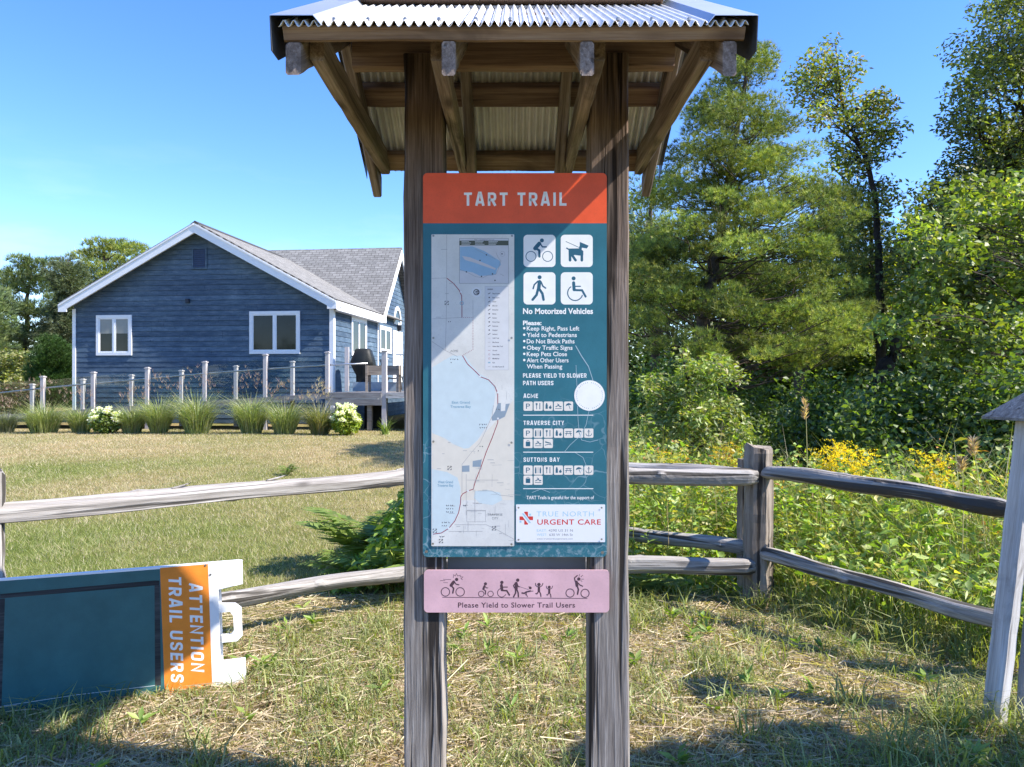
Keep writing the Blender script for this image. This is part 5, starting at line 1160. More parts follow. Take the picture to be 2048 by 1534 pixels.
tree('basswood_tree', 'near broad-leaved tree with bright drooping sprays reaching in from the right edge', 'tree', None,
     [(2330, 1010, 9.5), (2300, 800, 9.5), (2240, 520, 9.5), (2210, 300, 9.5)], .12,
     [(1905, 345), (1960, 350), (2048, 360), (2130, 330), (2160, 600), (2140, 860), (2060, 830), (1960, 800), (1880, 740), (1830, 700), (1760, 655), (1800, 600), (1850, 560), (1790, 440), (1840, 430), (1900, 470), (1930, 420)],
     170, 1.1, None, 121, rc=.25, per=72, pal=BRIGHT + LEAFY + LEAFY, size=(.085, .06), mind=18, brad=.005, shade_var=.4, twigs=2)
# woods behind, each tree its own
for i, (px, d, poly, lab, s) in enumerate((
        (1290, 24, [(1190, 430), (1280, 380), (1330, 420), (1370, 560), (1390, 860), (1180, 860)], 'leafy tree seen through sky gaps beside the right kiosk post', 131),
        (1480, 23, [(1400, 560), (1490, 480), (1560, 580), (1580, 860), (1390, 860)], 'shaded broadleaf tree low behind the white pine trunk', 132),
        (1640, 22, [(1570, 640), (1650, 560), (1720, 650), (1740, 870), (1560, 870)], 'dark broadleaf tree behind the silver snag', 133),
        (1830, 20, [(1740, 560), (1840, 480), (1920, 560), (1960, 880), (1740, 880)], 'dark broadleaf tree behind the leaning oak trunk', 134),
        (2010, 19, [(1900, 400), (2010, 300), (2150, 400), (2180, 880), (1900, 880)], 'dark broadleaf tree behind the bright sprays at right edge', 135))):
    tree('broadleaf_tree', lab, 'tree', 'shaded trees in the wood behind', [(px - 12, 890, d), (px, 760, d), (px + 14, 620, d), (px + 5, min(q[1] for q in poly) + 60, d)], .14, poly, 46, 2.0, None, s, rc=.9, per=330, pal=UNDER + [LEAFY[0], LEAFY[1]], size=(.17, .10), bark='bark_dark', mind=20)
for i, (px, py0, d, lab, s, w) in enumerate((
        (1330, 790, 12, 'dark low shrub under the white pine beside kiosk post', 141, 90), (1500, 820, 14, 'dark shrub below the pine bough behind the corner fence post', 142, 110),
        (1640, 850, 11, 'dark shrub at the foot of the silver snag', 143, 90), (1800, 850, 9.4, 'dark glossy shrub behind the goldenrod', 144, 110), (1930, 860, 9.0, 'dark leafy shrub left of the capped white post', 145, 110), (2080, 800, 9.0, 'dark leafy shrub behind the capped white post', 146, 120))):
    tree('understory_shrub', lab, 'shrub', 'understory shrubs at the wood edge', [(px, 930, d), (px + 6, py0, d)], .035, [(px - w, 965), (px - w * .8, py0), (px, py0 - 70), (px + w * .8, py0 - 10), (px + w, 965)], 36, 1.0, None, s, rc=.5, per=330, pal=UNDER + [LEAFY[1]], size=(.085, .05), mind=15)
tree('cherry_shrub', 'pale green willowy shrub with upright sprays sunlit right of the kiosk', 'shrub', None,
     [(1385, 960, 8.4), (1385, 860, 8.4), (1365, 700, 8.4)], .022,
     [(1360, 690), (1380, 740), (1430, 720), (1470, 745), (1440, 780), (1490, 840), (1500, 920), (1270, 930), (1280, 860), (1290, 760), (1320, 750), (1350, 760)],
     80, .45, None, 151, rc=.17, per=85, pal=[(.20, .26, .05), (.25, .29, .07), (.16, .22, .04), (.28, .26, .09)], size=(.075, .028), mind=9, brad=.006, extra=[(1362, 705, 8.4), (1415, 740, 8.4), (1468, 755, 8.4), (1300, 765, 8.4)])
# left background
tree('white_pine', 'tall dark pine at the far left behind the house', 'tree', None, [(45, 870, 46), (50, 700, 46), (60, 505, 46)], .3,
     [(50, 500), (110, 515), (125, 600), (130, 800), (-60, 830), (-80, 640), (-10, 560)], 60, 2.5, None, 161, rc=1.1, tufts=170, pal=PINE_D + [PINE[2]], size=(.33, 0), flat=.36, mind=17, nw=.03, k=9, up=.9)
tree('white_pine', 'broad light-green pine rising behind the house roof slope', 'tree', None, [(215, 870, 50), (212, 600, 50), (205, 485, 50)], .3,
     [(150, 500), (200, 482), (262, 488), (272, 510), (250, 600), (240, 720), (140, 720), (140, 560)], 44, 2.5, None, 162, rc=1.1, tufts=170, pal=PINE, size=(.34, 0), flat=.36, mind=17, nw=.03, k=9, up=.9)
tree('spruce_tree', 'slim greyish spruce between the two pines at far left', 'tree', None, [(132, 870, 42), (134, 700, 42), (136, 520, 42)], .18,
     [(136, 510), (150, 560), (155, 640), (160, 760), (90, 760), (105, 650), (122, 560)], 46, 1.0, None, 163, rc=.8, tufts=150, pal=[(.10, .125, .06), (.125, .15, .07), (.08, .105, .05)], size=(.28, 0), flat=.6, mind=11, nw=.03, k=9, up=.1)
tree('white_pine', 'pine cut off by the left picture edge behind the yellowish bush', 'tree', None, [(-60, 870, 40), (-62, 700, 40), (-66, 560, 40)], .25,
     [(-70, 560), (0, 570), (20, 680), (10, 800), (-160, 800), (-150, 640)], 40, 2, None, 164, rc=1.2, tufts=120, pal=PINE_D, size=(.33, 0), flat=.36, mind=16, nw=.035, k=10)
tree('yellowish_bush', 'rounded yellow-green bush at far left beyond the ramp', 'bush', None, [(30, 800, 34), (32, 740, 34)], .06, [(-25, 795), (-20, 735), (20, 708), (62, 715), (75, 760), (70, 795)], 40, 1.0, None, 165, rc=.55, per=170, pal=[(.22, .24, .06), (.17, .20, .05), (.26, .25, .08)], size=(.16, .10), mind=8)
tree('dark_juniper', 'dense dark green conical bush against the left house corner', 'bush', None, [(105, 810, 31), (105, 740, 31)], .06, [(62, 790), (75, 725), (100, 690), (128, 705), (142, 760), (142, 800)], 40, .9, None, 166, rc=.5, tufts=170, pal=[(.045, .095, .02), (.06, .12, .025)], size=(.2, 0), flat=.9, mind=8, nw=.022, k=9, up=.9)
tree('red_shrub', 'low reddish shrub at far left behind the ramp posts', 'bush', None, [(20, 830, 27), (20, 800, 27)], .03, [(-20, 830), (-20, 785), (20, 768), (62, 772), (75, 830)], 30, .5, None, 167, rc=.32, per=120, pal=[(.20, .10, .07), (.16, .12, .06), (.13, .14, .05)], size=(.10, .06), mind=8)
# tree line far off, one mass
rng = np.random.default_rng(5); parts = []
for i in range(150):
    th = rng.uniform(-1.15, 1.15); d = rng.uniform(75, 110); x, y = d * math.sin(th), d * math.cos(th); hgt = rng.uniform(3.2, 5.2)
    if -.02 < th < .2: hgt *= 1.1
    for j in range(7):
        c = np.array([x + rng.normal(0, 2.2), y + rng.normal(0, 2), hgt * rng.uniform(.05, .95)]); u = rdir(rng, 60) * (rng.uniform(.2, 1, (60, 1)) ** .5) * 2.2
        parts.append(leaf_mesh(rng, c + u, .9, .55, PINE_D + UNDER, colmul=1 + rng.uniform(-.25, .25)))
v, f, c = join(parts); tag(npmesh('far_wood', v, f, M['leaf'], None, col=c), 'far-off dark tree line closing the view', 'wood', kind='stuff')
parts = []
for i in range(60):
    x, y, hgt = -70 + 2.4 * i + rng.normal(0, .6), -48 + rng.normal(0, 3), rng.uniform(4, 8)
    for j in range(8):
        c_ = np.array([x + rng.normal(0, 1.3), y + rng.normal(0, 1.2), hgt * rng.uniform(.06, .95)]); u = rdir(rng, 40) * (rng.uniform(.2, 1, (40, 1)) ** .5) * 1.7
        parts.append(leaf_mesh(rng, c_ + u, .8, .5, PINE_D + UNDER))
v, f, c = join(parts); tag(npmesh('trailside_wood', v, f, M['leaf'], None, col=c), 'leafy wood on the far side of the trail, behind the viewer', 'wood', kind='stuff')
# tree whose crown shades the verge (stands beside the trail, outside the photo)
# dead snag with a bare silver branch
sb = P(1700, 880, 12.2); t = thing('dead_snag', (sb.x, sb.y, 0), 'broken silver-grey snag with bare curved branch in the dark wood', 'snag')
mb = MB(); mb.tube([P(1704, 930, 12.2), P(1702, 870, 12.2), P(1698, 825, 12.2), P(1697, 808, 12.2)], [.07, .062, .05, .012], 9); mb.build('trunk', M['deadwood'], t, smooth=True)
mb = MB(); mb.tube([P(1700, 852, 12.15), P(1680, 855, 12.0), P(1660, 861, 11.9), P(1640, 866, 11.8), P(1622, 869, 11.8)], [.028, .022, .016, .011, .004], 7); mb.build('branch', M['deadwood'], t, smooth=True)
mb = MB(); mb.tube([P(1698, 812, 12.2), P(1710, 806, 12.2), P(1722, 803, 12.2)], [.03, .02, .008], 7); mb.build('branch', M['deadwood'], t, smooth=True)
# ---------------------------------------------------------------- grass, weeds and small plants
rng = np.random.default_rng(77)
def onground(x, y, dz=0.): return np.stack([x, y, gh(x, y) + dz], 1)
def grasscol(B, dry, wet, jit=.22):
    g_ = np.clip(greenness(B[:, 0], B[:, 1]) + rng.normal(0, .22, len(B)), 0, 1)[:, None]
    d_ = np.asarray(dry)[rng.integers(0, len(dry), len(B))]; w_ = np.asarray(wet)[rng.integers(0, len(wet), len(B))]
    pick_ = (rng.uniform(0, 1, (len(B), 1)) < g_)
    return np.where(pick_, w_, d_) * (1 + rng.uniform(-jit, jit, (len(B), 1)))
DRY = [(.46, .37, .235), (.54, .45, .30), (.38, .29, .18), (.60, .52, .37)]
WET = [(.20, .235, .065), (.25, .275, .085), (.16, .19, .055), (.32, .32, .12)]
LDRY = [(.44, .36, .24), (.49, .41, .285), (.39, .31, .20), (.53, .46, .33)]
# mown lawn
def lawn_pts(n, y0, y1, pw):
    u = rng.uniform(0, 1, n); y = (y0 ** pw + u * (y1 ** pw - y0 ** pw)) ** (1 / pw); x = rng.uniform(-.74, .30, n) * y - .3
    k = (y > 5.15 + np.where(x < -.6, (x + .6) * .78, 0)) & (behind_fence(x, y) * (x > .35) < .1)
    return x[k], y[k]
def tri_blades(B, h, w, col):
    n = len(B); az = rng.uniform(0, 6.283, n); s = np.stack([np.cos(az), np.sin(az), np.zeros(n)], 1) * (w * .5)[:, None]
    t = B + np.stack([rng.normal(0, .55, n) * h, rng.normal(0, .55, n) * h, h * rng.uniform(.6, 1.1, n)], 1)
    return np.stack([B - s, B + s, t], 1).reshape(-1, 3), np.arange(3 * n).reshape(-1, 3), np.repeat(col, 3, 0)
x, y = lawn_pts(330000, 3.3, 21, .75); B = onground(x, y, -.004)
h = .026 + .026 * vnoise(x * 2, y * 2, 31) + .016 * rng.uniform(0, 1, len(x)); w = .0020 + .00036 * y
v, f, c = tri_blades(B, h, w, grasscol(B, LDRY, WET, .12)); tag(npmesh('lawn_grass', v, f, M['grass'], None, col=c), 'short mown lawn grass, part straw coloured part green', 'grass', kind='stuff')
# verge: lying thatch, short stubble, green tufts
def strands(n, x0, x1, y0, y1, L, w, pal, zmax=.03):
    x = rng.uniform(x0, x1, n); y = rng.uniform(y0, y1, n); az = rng.uniform(0, 6.283, n); L = L * rng.uniform(.4, 1.4, n)
    d = np.stack([np.cos(az), np.sin(az)], 1); s = np.stack([-np.sin(az), np.cos(az)], 1) * (w * rng.uniform(.5, 1.3, n))[:, None] * .5
    zz = gh(x, y) + rng.uniform(.001, zmax, n); tilt = rng.normal(0, .16, n); bend = rng.normal(0, .12, n)
    P0 = np.stack([x, y], 1); pts = []
    for t in (-.5, 0, .5):
        q = P0 + d * (L * t)[:, None] + s / (w * .5) * (bend * L * (t * t))[:, None]
        z = np.maximum(zz + tilt * L * t, gh(q[:, 0], q[:, 1]) + .001)
        for sg in (-1, 1): pts.append(np.concatenate([q + s * sg, (z + sg * .0015)[:, None]], 1))
    v = np.stack(pts, 1); k = np.arange(n)[:, None] * 6
    f = np.concatenate([k + np.array([[0, 1, 3]]), k + np.array([[0, 3, 2]]), k + np.array([[2, 3, 5]]), k + np.array([[2, 5, 4]])])
    return v.reshape(-1, 3), f, np.repeat(pick(rng, pal, n, .25), 6, 0)
STRAWP = [(.40, .33, .19), (.46, .36, .23), (.52, .42, .28), (.38, .29, .18), (.58, .49, .35), (.28, .205, .13), (.24, .17, .11)]
parts = [strands(60000, -2.9, 3.0, 2.3, 5.3, .075, .0030, STRAWP), strands(3000, -2.9, 3.0, 2.3, 5.3, .2, .0030, STRAWP, .06)]
def verge(n, thr, seed, x0=-3.0, x1=3.0, y0=2.3, y1=5.4, fr=2.6):
    x = rng.uniform(x0, x1, n); y = rng.uniform(y0, y1, n); q = vnoise(x * fr, y * fr, seed) + .35 * vnoise(x * fr * 3, y * fr * 3, seed + 1) + .12 * sstep(.9, 2.2, x) + .12 * sstep(-1.6, -2.3, x)
    k = (q > thr) & (y < 5.3 + np.where(x < -.6, (x + .6) * .75, 0)); return x[k], y[k]
x, y = verge(80000, .42, 41); B = onground(x, y, -.003); parts.append(blade_mesh(rng, B, .05, .0032, DRY, lean=.8, curl=.7))
x, y = verge(42000, .72, 43); B = onground(x, y, -.003); parts.append(blade_mesh(rng, B, .085, .0050, WET, lean=.7, curl=.8))
x, y = verge(16000, .86, 45); B = onground(x, y, -.003); parts.append(blade_mesh(rng, B, .15, .0062, WET, lean=.6, curl=1.0))
# coarse tufts, taller on the right and along the board
T_ = [(rng.uniform(-2.6, 2.6), rng.uniform(2.75, 4.9), rng.uniform(.10, .2)) for _ in range(60)]
T_ += [(2.05 + rng.normal(0, .22), 3.0 + rng.normal(0, .25), .25) for _ in range(16)] + [(1.5 + rng.normal(0, .3), 3.15 + rng.normal(0, .25), .22) for _ in range(12)]
T_ += [(-2.3 + .95 * t + rng.normal(0, .03), 3.34 + .32 * t + rng.normal(0, .035), .085 - .035 * t) for t in np.linspace(0, 1, 20)]
T_ += [(1.0 + rng.uniform(-.6, .9), 4.9 + rng.normal(0, .15), .2) for _ in range(16)] + [(1.8 + .75 * t + rng.normal(0, .1), 4.85 - 1.1 * t + rng.normal(0, .1), .26) for t in np.linspace(0, 1, 20)]
for (tx, ty, hh) in T_:
    n = int(rng.integers(14, 34)); x = tx + rng.normal(0, .04, n); y = ty + rng.normal(0, .035, n)
    parts.append(blade_mesh(rng, onground(x, y, -.004), hh, .0066, WET, lean=.7, curl=.9))
# small broadleaf rosettes
for _ in range(60):
    tx, ty = rng.uniform(-2.4, 2.6), rng.uniform(2.8, 5.0); n = int(rng.integers(6, 16)); az = rng.uniform(0, 6.283, n)
    C = onground(np.full(n, tx), np.full(n, ty), .01) + np.stack([np.zeros(n), np.zeros(n), rng.uniform(0, .06, n)], 1)
    dr = np.stack([np.cos(az), np.sin(az), rng.uniform(.2, .9, n)], 1)
    parts.append(leaf_mesh(rng, C, .075, .024, [(.19, .27, .045), (.24, .31, .06), (.14, .21, .035)], droop=-.15, dirs=dr * 2, up=1.5))
v, f, c = join(parts); tag(npmesh('verge_grass', v, f, M['grass'], None, col=c), 'rough verge of lying straw with green grass tufts', 'grass', kind='stuff')
# tangled undergrowth behind the fence
WEED = [(0.240, 0.336, 0.054), (0.168, 0.252, 0.042), (0.312, 0.372, 0.072), (0.120, 0.192, 0.036), (0.360, 0.396, 0.108), (0.204, 0.300, 0.048), (0.396, 0.348, 0.072)]
AUT = [(.42, .24, .05), (.46, .36, .07), (.40, .17, .06), (.50, .42, .12)]
def weedh(x, y, bf): return 1.12 * (.10 + .62 * sstep(-.1, 1.7, bf)) * (.55 + .8 * vnoise(x * 1.4 + 5, y * 1.4, 61)) + .26 * sstep(1.65, 2.0, x)
def weeds(n, x0, x1, y0, y1):
    y = rng.uniform(y0, y1, n); x = rng.uniform(x0, x1, n); bf = behind_fence(x, y); k = (bf > .05) & (x < .86 * y) & ((x < 1.75) | (bf < 1.35 + .5 * vnoise(x * 2, y * 2, 91))) & (rng.uniform(0, 1, n) < 1.25 - .12 * np.maximum(bf, 0)); return x[k], y[k], bf[k]
parts = []
x, y, bf = weeds(80000, .2, 7.0, 3.9, 11); Hh = weedh(x, y, bf)
u = rng.uniform(0, 1, len(x)) ** .55; C = onground(x, y) + np.stack([0 * x, 0 * x, u * Hh], 1)
tint = (.5 + .55 * vnoise(x * 1.9, y * 1.9, 67) + .4 * vnoise(x * 6, y * 6, 68))[:, None]; aut = (vnoise(x * 1.6 + 3, y * 1.6, 71) > .70) & (rng.uniform(0, 1, len(x)) < .55)
big = rng.uniform(0, 1, len(x)) < .35
parts.append(leaf_mesh(rng, C[~aut & big], .082, .052, WEED, colmul=tint[~aut & big], up=1.3)); parts.append(leaf_mesh(rng, C[~aut & ~big], .06, .022, WEED, colmul=tint[~aut & ~big], up=1.0)); parts.append(leaf_mesh(rng, C[aut], .05, .024, AUT, up=1.0))
x, y, bf = weeds(38000, .2, 6.5, 3.9, 9); B = onground(x, y); parts.append(blade_mesh(rng, B, np.maximum(.15, weedh(x, y, bf) * rng.uniform(.7, 1.35, len(x))), .0055, WEED[:3] + [(.45, .40, .22), (.52, .45, .28), (.34, .36, .12)], lean=.35, curl=.6))
for _ in range(210):
    bx, by = rng.uniform(.5, 3.9), rng.uniform(5.0, 7.0)
    b_ = float(behind_fence(np.array([bx]), np.array([by]))[0])
    if b_ < .2 or b_ > 2.0 or bx > .8 * by: continue
    hh = rng.uniform(.55, 1.0); n = 26; tt = rng.uniform(.2, 1, n); az = rng.uniform(0, 6.28, n); ln = rng.normal(0, .10, 2)
    C = np.stack([bx + ln[0] * tt, by + ln[1] * tt, ghf(bx, by) + hh * tt], 1); L_ = .10 * (1.15 - .7 * tt)[:, None]
    parts.append(leaf_mesh(rng, C, L_, .028, WEED[:3] + WEED[5:], dirs=np.stack([np.cos(az), np.sin(az), .5 + 0 * az], 1) * 3, droop=.05, colmul=rng.uniform(.8, 1.25)))
    parts.append(blade_mesh(rng, np.array([[bx, by, ghf(bx, by)]]), np.array([hh * .98]), np.array([.008]), [(.22, .22, .08), (.34, .24, .12)], lean=.06, curl=.02))
# leafy patch left of the left kiosk post
n = 5200; x = -.55 - np.abs(rng.normal(0, .38, n)); y = 5.75 + rng.normal(0, .5, n); k = (y > 5.3) & (x > -1.35); x, y = x[k], y[k]
Hh = 1.0 * np.exp(-((x + .5) / .5) ** 2); C = onground(x, y) + np.stack([0 * x, 0 * x, rng.uniform(0, 1, len(x)) ** .6 * Hh], 1)
parts.append(leaf_mesh(rng, C, .08, .045, [WEED[0], WEED[1], WEED[2], WEED[5]], up=1.2))
v, f, c = join(parts); tag(npmesh('undergrowth', v, f, M['leaf'], None, col=c), 'tangled leafy undergrowth and long grass behind the rail fence', 'undergrowth', kind='stuff')

def fern(px, py, d, h, nf, label, seed, spread=1.0, pal=None):
    r = np.random.default_rng(seed); p = P(px, py, d); p.z = ghf(p.x, p.y)
    root = thing('fern', p, label, 'fern', 'ferns along the fence and lawn'); mb = MB(); parts = []
    pal = pal or [(.20, .27, .055), (.25, .32, .075), (.15, .21, .04)]
    for i in range(nf):
        az = r.uniform(0, 6.283); L = h * r.uniform(.85, 1.25); el = r.uniform(.7, 1.2); pts = []
        for j in range(13):
            t = j / 12; rad = L * t * math.cos(el) * spread * 1.1; z = L * (math.sin(el) * t - .45 * t * t)
            pts.append(np.array([p.x + rad * math.cos(az), p.y + rad * math.sin(az), p.z + z]))
        mb.tube([V(q) for q in pts], [.004 * (1 - .8 * j / 12) for j in range(13)], 4)
        for j in range(2, 13):
            a, b_ = pts[j - 1], pts[j]; t = j / 12; ln = L * .30 * math.sin(min(1, (1.08 - t) * 1.25) * math.pi / 2) * (.6 + .4 * min(1, t * 4))
            ax = unit((b_ - a)[None])[0]; sd = unit(np.cross(ax, np.array([0, 0, 1.]))[None])[0]
            for q in (0, .5):
                base = a + (b_ - a) * q
                for s in (-1, 1):
                    dirv = unit((sd * s + ax * .55 + np.array([0, 0, -.12]))[None])
                    parts.append(leaf_mesh(r, base[None], ln, ln * .20, pal, droop=.03, dirs=dirv * 9, up=2.5, cup=.05))
    mb.build('stem', plain('fern_stem', (.16, .17, .05), .7), root); v, f, c = join(parts); npmesh('frond', v, f, M['leaf'], root, col=c); return root
fern(722, 1085, 5.7, .5, 10, 'fern with light fronds spreading over the lawn left of the kiosk', 1)
fern(780, 1085, 5.6, .85, 13, 'tall fern against the left edge of the left kiosk post', 2)
fern(745, 1040, 6.3, 1.0, 14, 'fern behind the others, its fronds showing above the left rail', 3)
fern(575, 945, 11.6, .34, 5, 'single small fern standing alone in the dry lawn', 4, spread=.7, pal=[(.12, .2, .03), (.16, .24, .04)])
fern(1275, 1140, 5.32, .46, 10, 'bright fern between the rails right of the right kiosk post', 5)
fern(1420, 1000, 6.4, .62, 8, 'yellowing fern behind the thick corner fence post', 6, pal=[(.28, .30, .06), (.36, .32, .07), (.22, .27, .05)])
fern(1790, 1120, 4.95, .55, 9, 'pale fern behind the right-hand rails below the goldenrod', 7, pal=[(.30, .34, .12), (.22, .29, .06), (.36, .38, .18)])
def goldenrod(px, ptop, d, w, n, label, seed, pal=((.78, .56, .03), (.85, .64, .05), (.66, .48, .03))):
    r = np.random.default_rng(seed); top_ = P(px, ptop, d); z0 = ghf(top_.x, d); root = thing('goldenrod', (top_.x, d, z0), label, 'wildflower', 'goldenrods beyond the rail fence')
    mb = MB(); fl, lf = [], []
    for i in range(n):
        bx, by = top_.x + r.normal(0, w * .18), d + r.normal(0, w * .18); tx = top_.x + r.uniform(-.5, .5) * w; tz = top_.z - abs(r.normal(0, .07)) - .25 * abs(tx - top_.x)
        st = [V((bx + (tx - bx) * t * t, by, z0 + (tz - z0) * t)) for t in np.linspace(0, 1, 6)]; mb.tube(st, [.004, .0038, .0034, .003, .002, .001], 5)
        a = np.array(st[0]); b_ = np.array(st[-1]); tt = r.uniform(.1, .85, 36)[:, None]; az = r.uniform(0, 6.28, 36)
        lf.append(leaf_mesh(r, np.array([bx, by, z0]) + (b_ - a) * tt, .085, .014, [(.16, .22, .05), (.20, .26, .06)], dirs=np.stack([np.cos(az), np.sin(az), .6 + 0 * az], 1) * 3, droop=0))
        for q in range(17):
            az = r.uniform(0, 6.28); L = .13 * (1 - q / 24); base = b_ - np.array([0, 0, q * .018]); tt = np.linspace(.1, 1, 16)[:, None]
            dv = np.array([math.cos(az), math.sin(az), .35]); C = base + dv * L * tt + np.array([0, 0, -.25 * L]) * tt * tt + r.normal(0, .006, (16, 3))
            fl.append(leaf_mesh(r, C, .016, .012, pal, droop=-.3))
    mb.build('stem', plain('goldenrod_stem', (.15, .17, .05), .7), root); v, f, c = join(lf); npmesh('leaf', v, f, M['leaf'], root, col=c); v, f, c = join(fl); npmesh('flower', v, f, M['petal'], root, col=c)
goldenrod(1693, 876, 6.0, .36, 10, 'largest goldenrod with full yellow plume above the right-hand rail', 1)
goldenrod(1866, 900, 5.5, .22, 5, 'slimmer goldenrod with split yellow plume right of the largest one', 2)
goldenrod(1758, 944, 6.1, .16, 3, 'short goldenrod just topping the rail between the two taller ones', 3)
goldenrod(1432, 880, 7.0, .35, 6, 'orange-tinged goldenrod beside the pale green shrub', 4, ((.60, .34, .03), (.55, .40, .05), (.45, .36, .05)))
goldenrod(1360, 905, 6.8, .4, 6, 'yellow goldenrod among leaves just right of the kiosk post', 6, ((.60, .42, .03), (.48, .42, .06), (.40, .38, .05)))
def stalk(px, ptop, pb, d, label, seed, lean=0., hl=.16):
    r = np.random.default_rng(seed); t_ = P(px, ptop, d); b_ = P(px - lean, pb, d); b_.z = ghf(b_.x, d); root = thing('grass_stalk', b_, label, 'grass stalk', 'tall seeding grass stalks')
    mb = MB(); mb.tube([b_.lerp(t_, q) + V((.02 * math.sin(3 * q), 0, 0)) for q in np.linspace(0, 1, 7)], [.0045, .004, .004, .0035, .003, .0025, .002], 5); mb.build('stem', plain('stalk_straw', (.45, .40, .16), .7), root)
    tt = r.uniform(0, 1, 70); C = np.array(t_) - np.array([0, 0, 1]) * (tt * hl)[:, None]; az = r.uniform(0, 6.28, 70)
    v, f, c = leaf_mesh(r, C, .055, .009, [(.42, .28, .19), (.52, .38, .28), (.36, .22, .15)], dirs=np.stack([np.cos(az), np.sin(az), 1.1 + 0 * az], 1) * 2, droop=-.2); npmesh('seed_head', v, f, M['grass'], root, col=c)
stalk(1610, 800, 1000, 5.9, 'tall straw grass stalk with reddish seed head right of the corner post', 1)
stalk(1945, 880, 1010, 4.6, 'bent straw grass stalk with drooping seed head beside the white post', 2, lean=-34, hl=.11)
stalk(1924, 918, 1010, 4.6, 'short straw grass stalk left of the bent one', 3, lean=10, hl=.09)
# ornamental grasses and hydrangeas along the ramp
OG = [(.24, .29, .11), (.31, .35, .15), (.19, .24, .09), (.38, .38, .20)]
def ornamental(px, d, wpx, hpx, label, seed, plume=1.0, pal=OG, pcol=((.34, .22, .19), (.40, .30, .24), (.30, .20, .16)), bend=0.):
    r = np.random.default_rng(seed); p = P(px, 866, d); z0 = ghf(p.x, d); h = (1.08 + .3 * r.uniform()) * hpx / F * d; w = 1.0 * wpx / F * d; root = thing('ornamental_grass', (p.x, d, z0), label, 'ornamental grass', 'ornamental grass clumps along the ramp')
    n = 900; rr = w * .24 * np.sqrt(r.uniform(0, 1, n)); az = r.uniform(0, 6.28, n); x = p.x + rr * np.cos(az); y = d + rr * np.sin(az)
    v, f, c = blade_mesh(r, np.stack([x, y, np.full(n, z0 - .02)], 1), h * r.uniform(.5, 1.05, n) * (1.02 - .42 * (rr / (w * .24)) ** 2), np.full(n, .014), pal, lean=.40, curl=.55, az=az + r.normal(0, .4, n)); npmesh('blades', v, f, M['grass'], root, col=c)
    m_ = int(38 * plume); az = r.uniform(0, 6.28, m_); rr = w * .5 * np.sqrt(r.uniform(0, 1, m_)); C = np.stack([p.x + rr * np.cos(az), d + rr * np.sin(az), z0 + h * (1.22 - .42 * (rr / (w * .5)) ** 2) * r.uniform(.85, 1.05, m_)], 1)
    v, f, c = needle_mesh(r, C, np.tile([bend, 0, 1.0], (m_, 1)), 6, .13, .006, pcol, .6); npmesh('plume', v, f, M['grass'], root, col=c)
for a in ((88, 19.6, 92, 74, 'wide ornamental grass clump at the left end of the ramp', 1), (162, 19.7, 58, 66, 'small ornamental grass clump left of the left white hydrangea', 2), (264, 19.5, 66, 72, 'ornamental grass clump right of the left white hydrangea', 3),
          (318, 19.4, 62, 76, 'ornamental grass clump below the third tall ramp post', 4), (394, 19.3, 86, 84, 'tall feathery ornamental grass clump under the fourth ramp post', 5), (503, 19.2, 78, 88, 'tallest ornamental grass clump with reddish haze below the right house window', 6),
          (569, 19.1, 72, 72, 'rounded bright ornamental grass clump in front of the rightmost ramp panel', 7)): ornamental(*a)
ornamental(10, 19.8, 60, 50, 'low greyish ornamental grass clump cut by the left picture edge', 8, pal=[(.22, .23, .16), (.18, .2, .1)])
ornamental(640, 18.9, 62, 66, 'straw-plumed ornamental grass clump left of the right hydrangea', 9, plume=1.6, pal=[(.20, .21, .09), (.30, .27, .15), (.15, .18, .06)], pcol=((.52, .40, .27), (.60, .48, .34)), bend=.5)
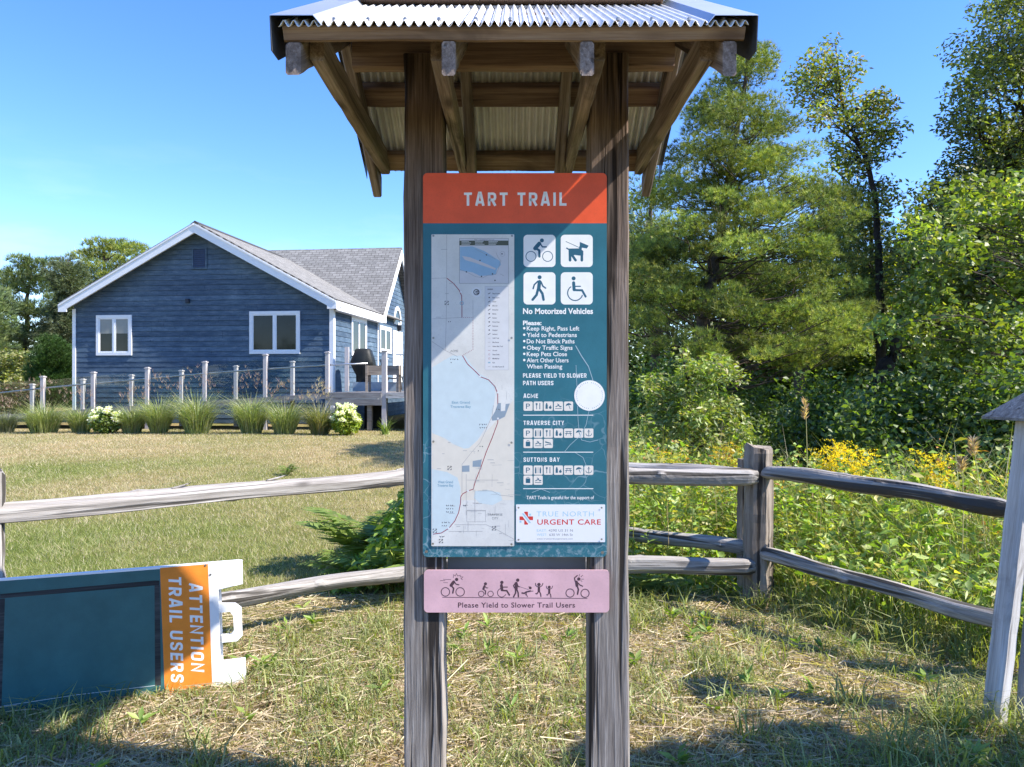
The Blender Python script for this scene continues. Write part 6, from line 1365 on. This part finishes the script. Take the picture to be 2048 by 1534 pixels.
def hydrangea(px, d, wpx, hpx, label, seed, pal, nh):
    r = np.random.default_rng(seed); p = P(px, 866, d); z0 = ghf(p.x, d); w, h = wpx / F * d, hpx / F * d; root = thing('hydrangea', (p.x, d, z0), label, 'shrub', 'white hydrangeas along the ramp')
    n = 1500; u = rdir(r, n) * (r.uniform(.3, 1, (n, 1)) ** .5); C = np.array([p.x, d, z0 + h * .45]) + u * np.array([w * .5, w * .45, h * .45]); v, f, c = leaf_mesh(r, C, .10, .065, pal, up=1.2); npmesh('foliage', v, f, M['leaf'], root, col=c)
    mb = MB(); [mb.tube([(p.x + r.normal(0, .03), d, z0 - .05), (p.x + r.normal(0, w * .2), d, z0 + h * .6)], [.012, .006], 5) for _ in range(5)]; mb.build('stem', M['bark'], root)
    parts = []
    for i in range(nh):
        a = r.uniform(0, 6.28); el = r.uniform(-.1, 1.3); c0 = np.array([p.x + w * .5 * math.cos(a) * math.cos(el), d - abs(w * .45 * math.sin(a) * math.cos(el)), z0 + h * .5 + h * .5 * math.sin(el)]); u = rdir(r, 70) * .085 * (r.uniform(.4, 1, (70, 1)))
        parts.append(leaf_mesh(r, c0 + u * np.array([1, 1, .8]), .045, .04, [(.78, .77, .70), (.82, .80, .76), (.70, .70, .58)], droop=0, var=.08))
    v, f, c = join(parts); npmesh('flower', v, f, M['petal'], root, col=c)
hydrangea(214, 19.4, 60, 54, 'white-flowered hydrangea between two grass clumps below the left window', 1, [(.12, .18, .04), (.17, .23, .05)], 15)
hydrangea(692, 18.8, 58, 64, 'lime-leaved hydrangea with white heads near the deck corner', 2, [(.26, .33, .035), (.32, .37, .05), (.20, .28, .03)], 13)
def tuft(px, py, d, label, seed):
    r = np.random.default_rng(seed); p = P(px, py, d); z0 = ghf(p.x, d); n = 60; x = p.x + r.normal(0, .05, n); y = d + r.normal(0, .05, n)
    v, f, c = blade_mesh(r, np.stack([x, y, np.full(n, z0)], 1), .42, .02, [(.18, .26, .05), (.22, .3, .06)], lean=.5, curl=.4); o = npmesh('leafy_weed', v, f, M['grass'], None, col=c); tag(o, label, 'weed')
tuft(770, 866, 18.9, 'leafy green weed at the foot of the deck corner post', 1)
# young maple standing beside the trail, its shade falls on the verge
rng2 = np.random.default_rng(9); t = thing('young_maple', (4.5, 1.85, 0), 'young leafy maple beside the trail shading the right-hand verge', 'tree'); mb = MB(); mb.tube([(4.5, 1.85, -.1), (4.45, 1.87, 1.2), (4.35, 1.88, 2.4), (4.3, 1.9, 3.6)], [.05, .045, .03, .01], 8); parts = []
for i in range(34):
    u = rdir(rng2, 1)[0] * rng2.uniform(.2, 1) ** .5; c_ = np.array([4.3, 1.88, 3.0]) + u * np.array([.62, .62, .85]); mb.tube([(4.38, 1.88, c_[2] - .5), tuple(c_)], [.012, .004], 5)
    w_ = rdir(rng2, 70) * rng2.uniform(.1, 1, (70, 1)) * .26; parts.append(leaf_mesh(rng2, c_ + w_, .12, .10, LEAFY))
mb.build('trunk', M['bark'], t); v, f, c = join(parts); npmesh('crown', v, f, M['leaf'], t, col=c)
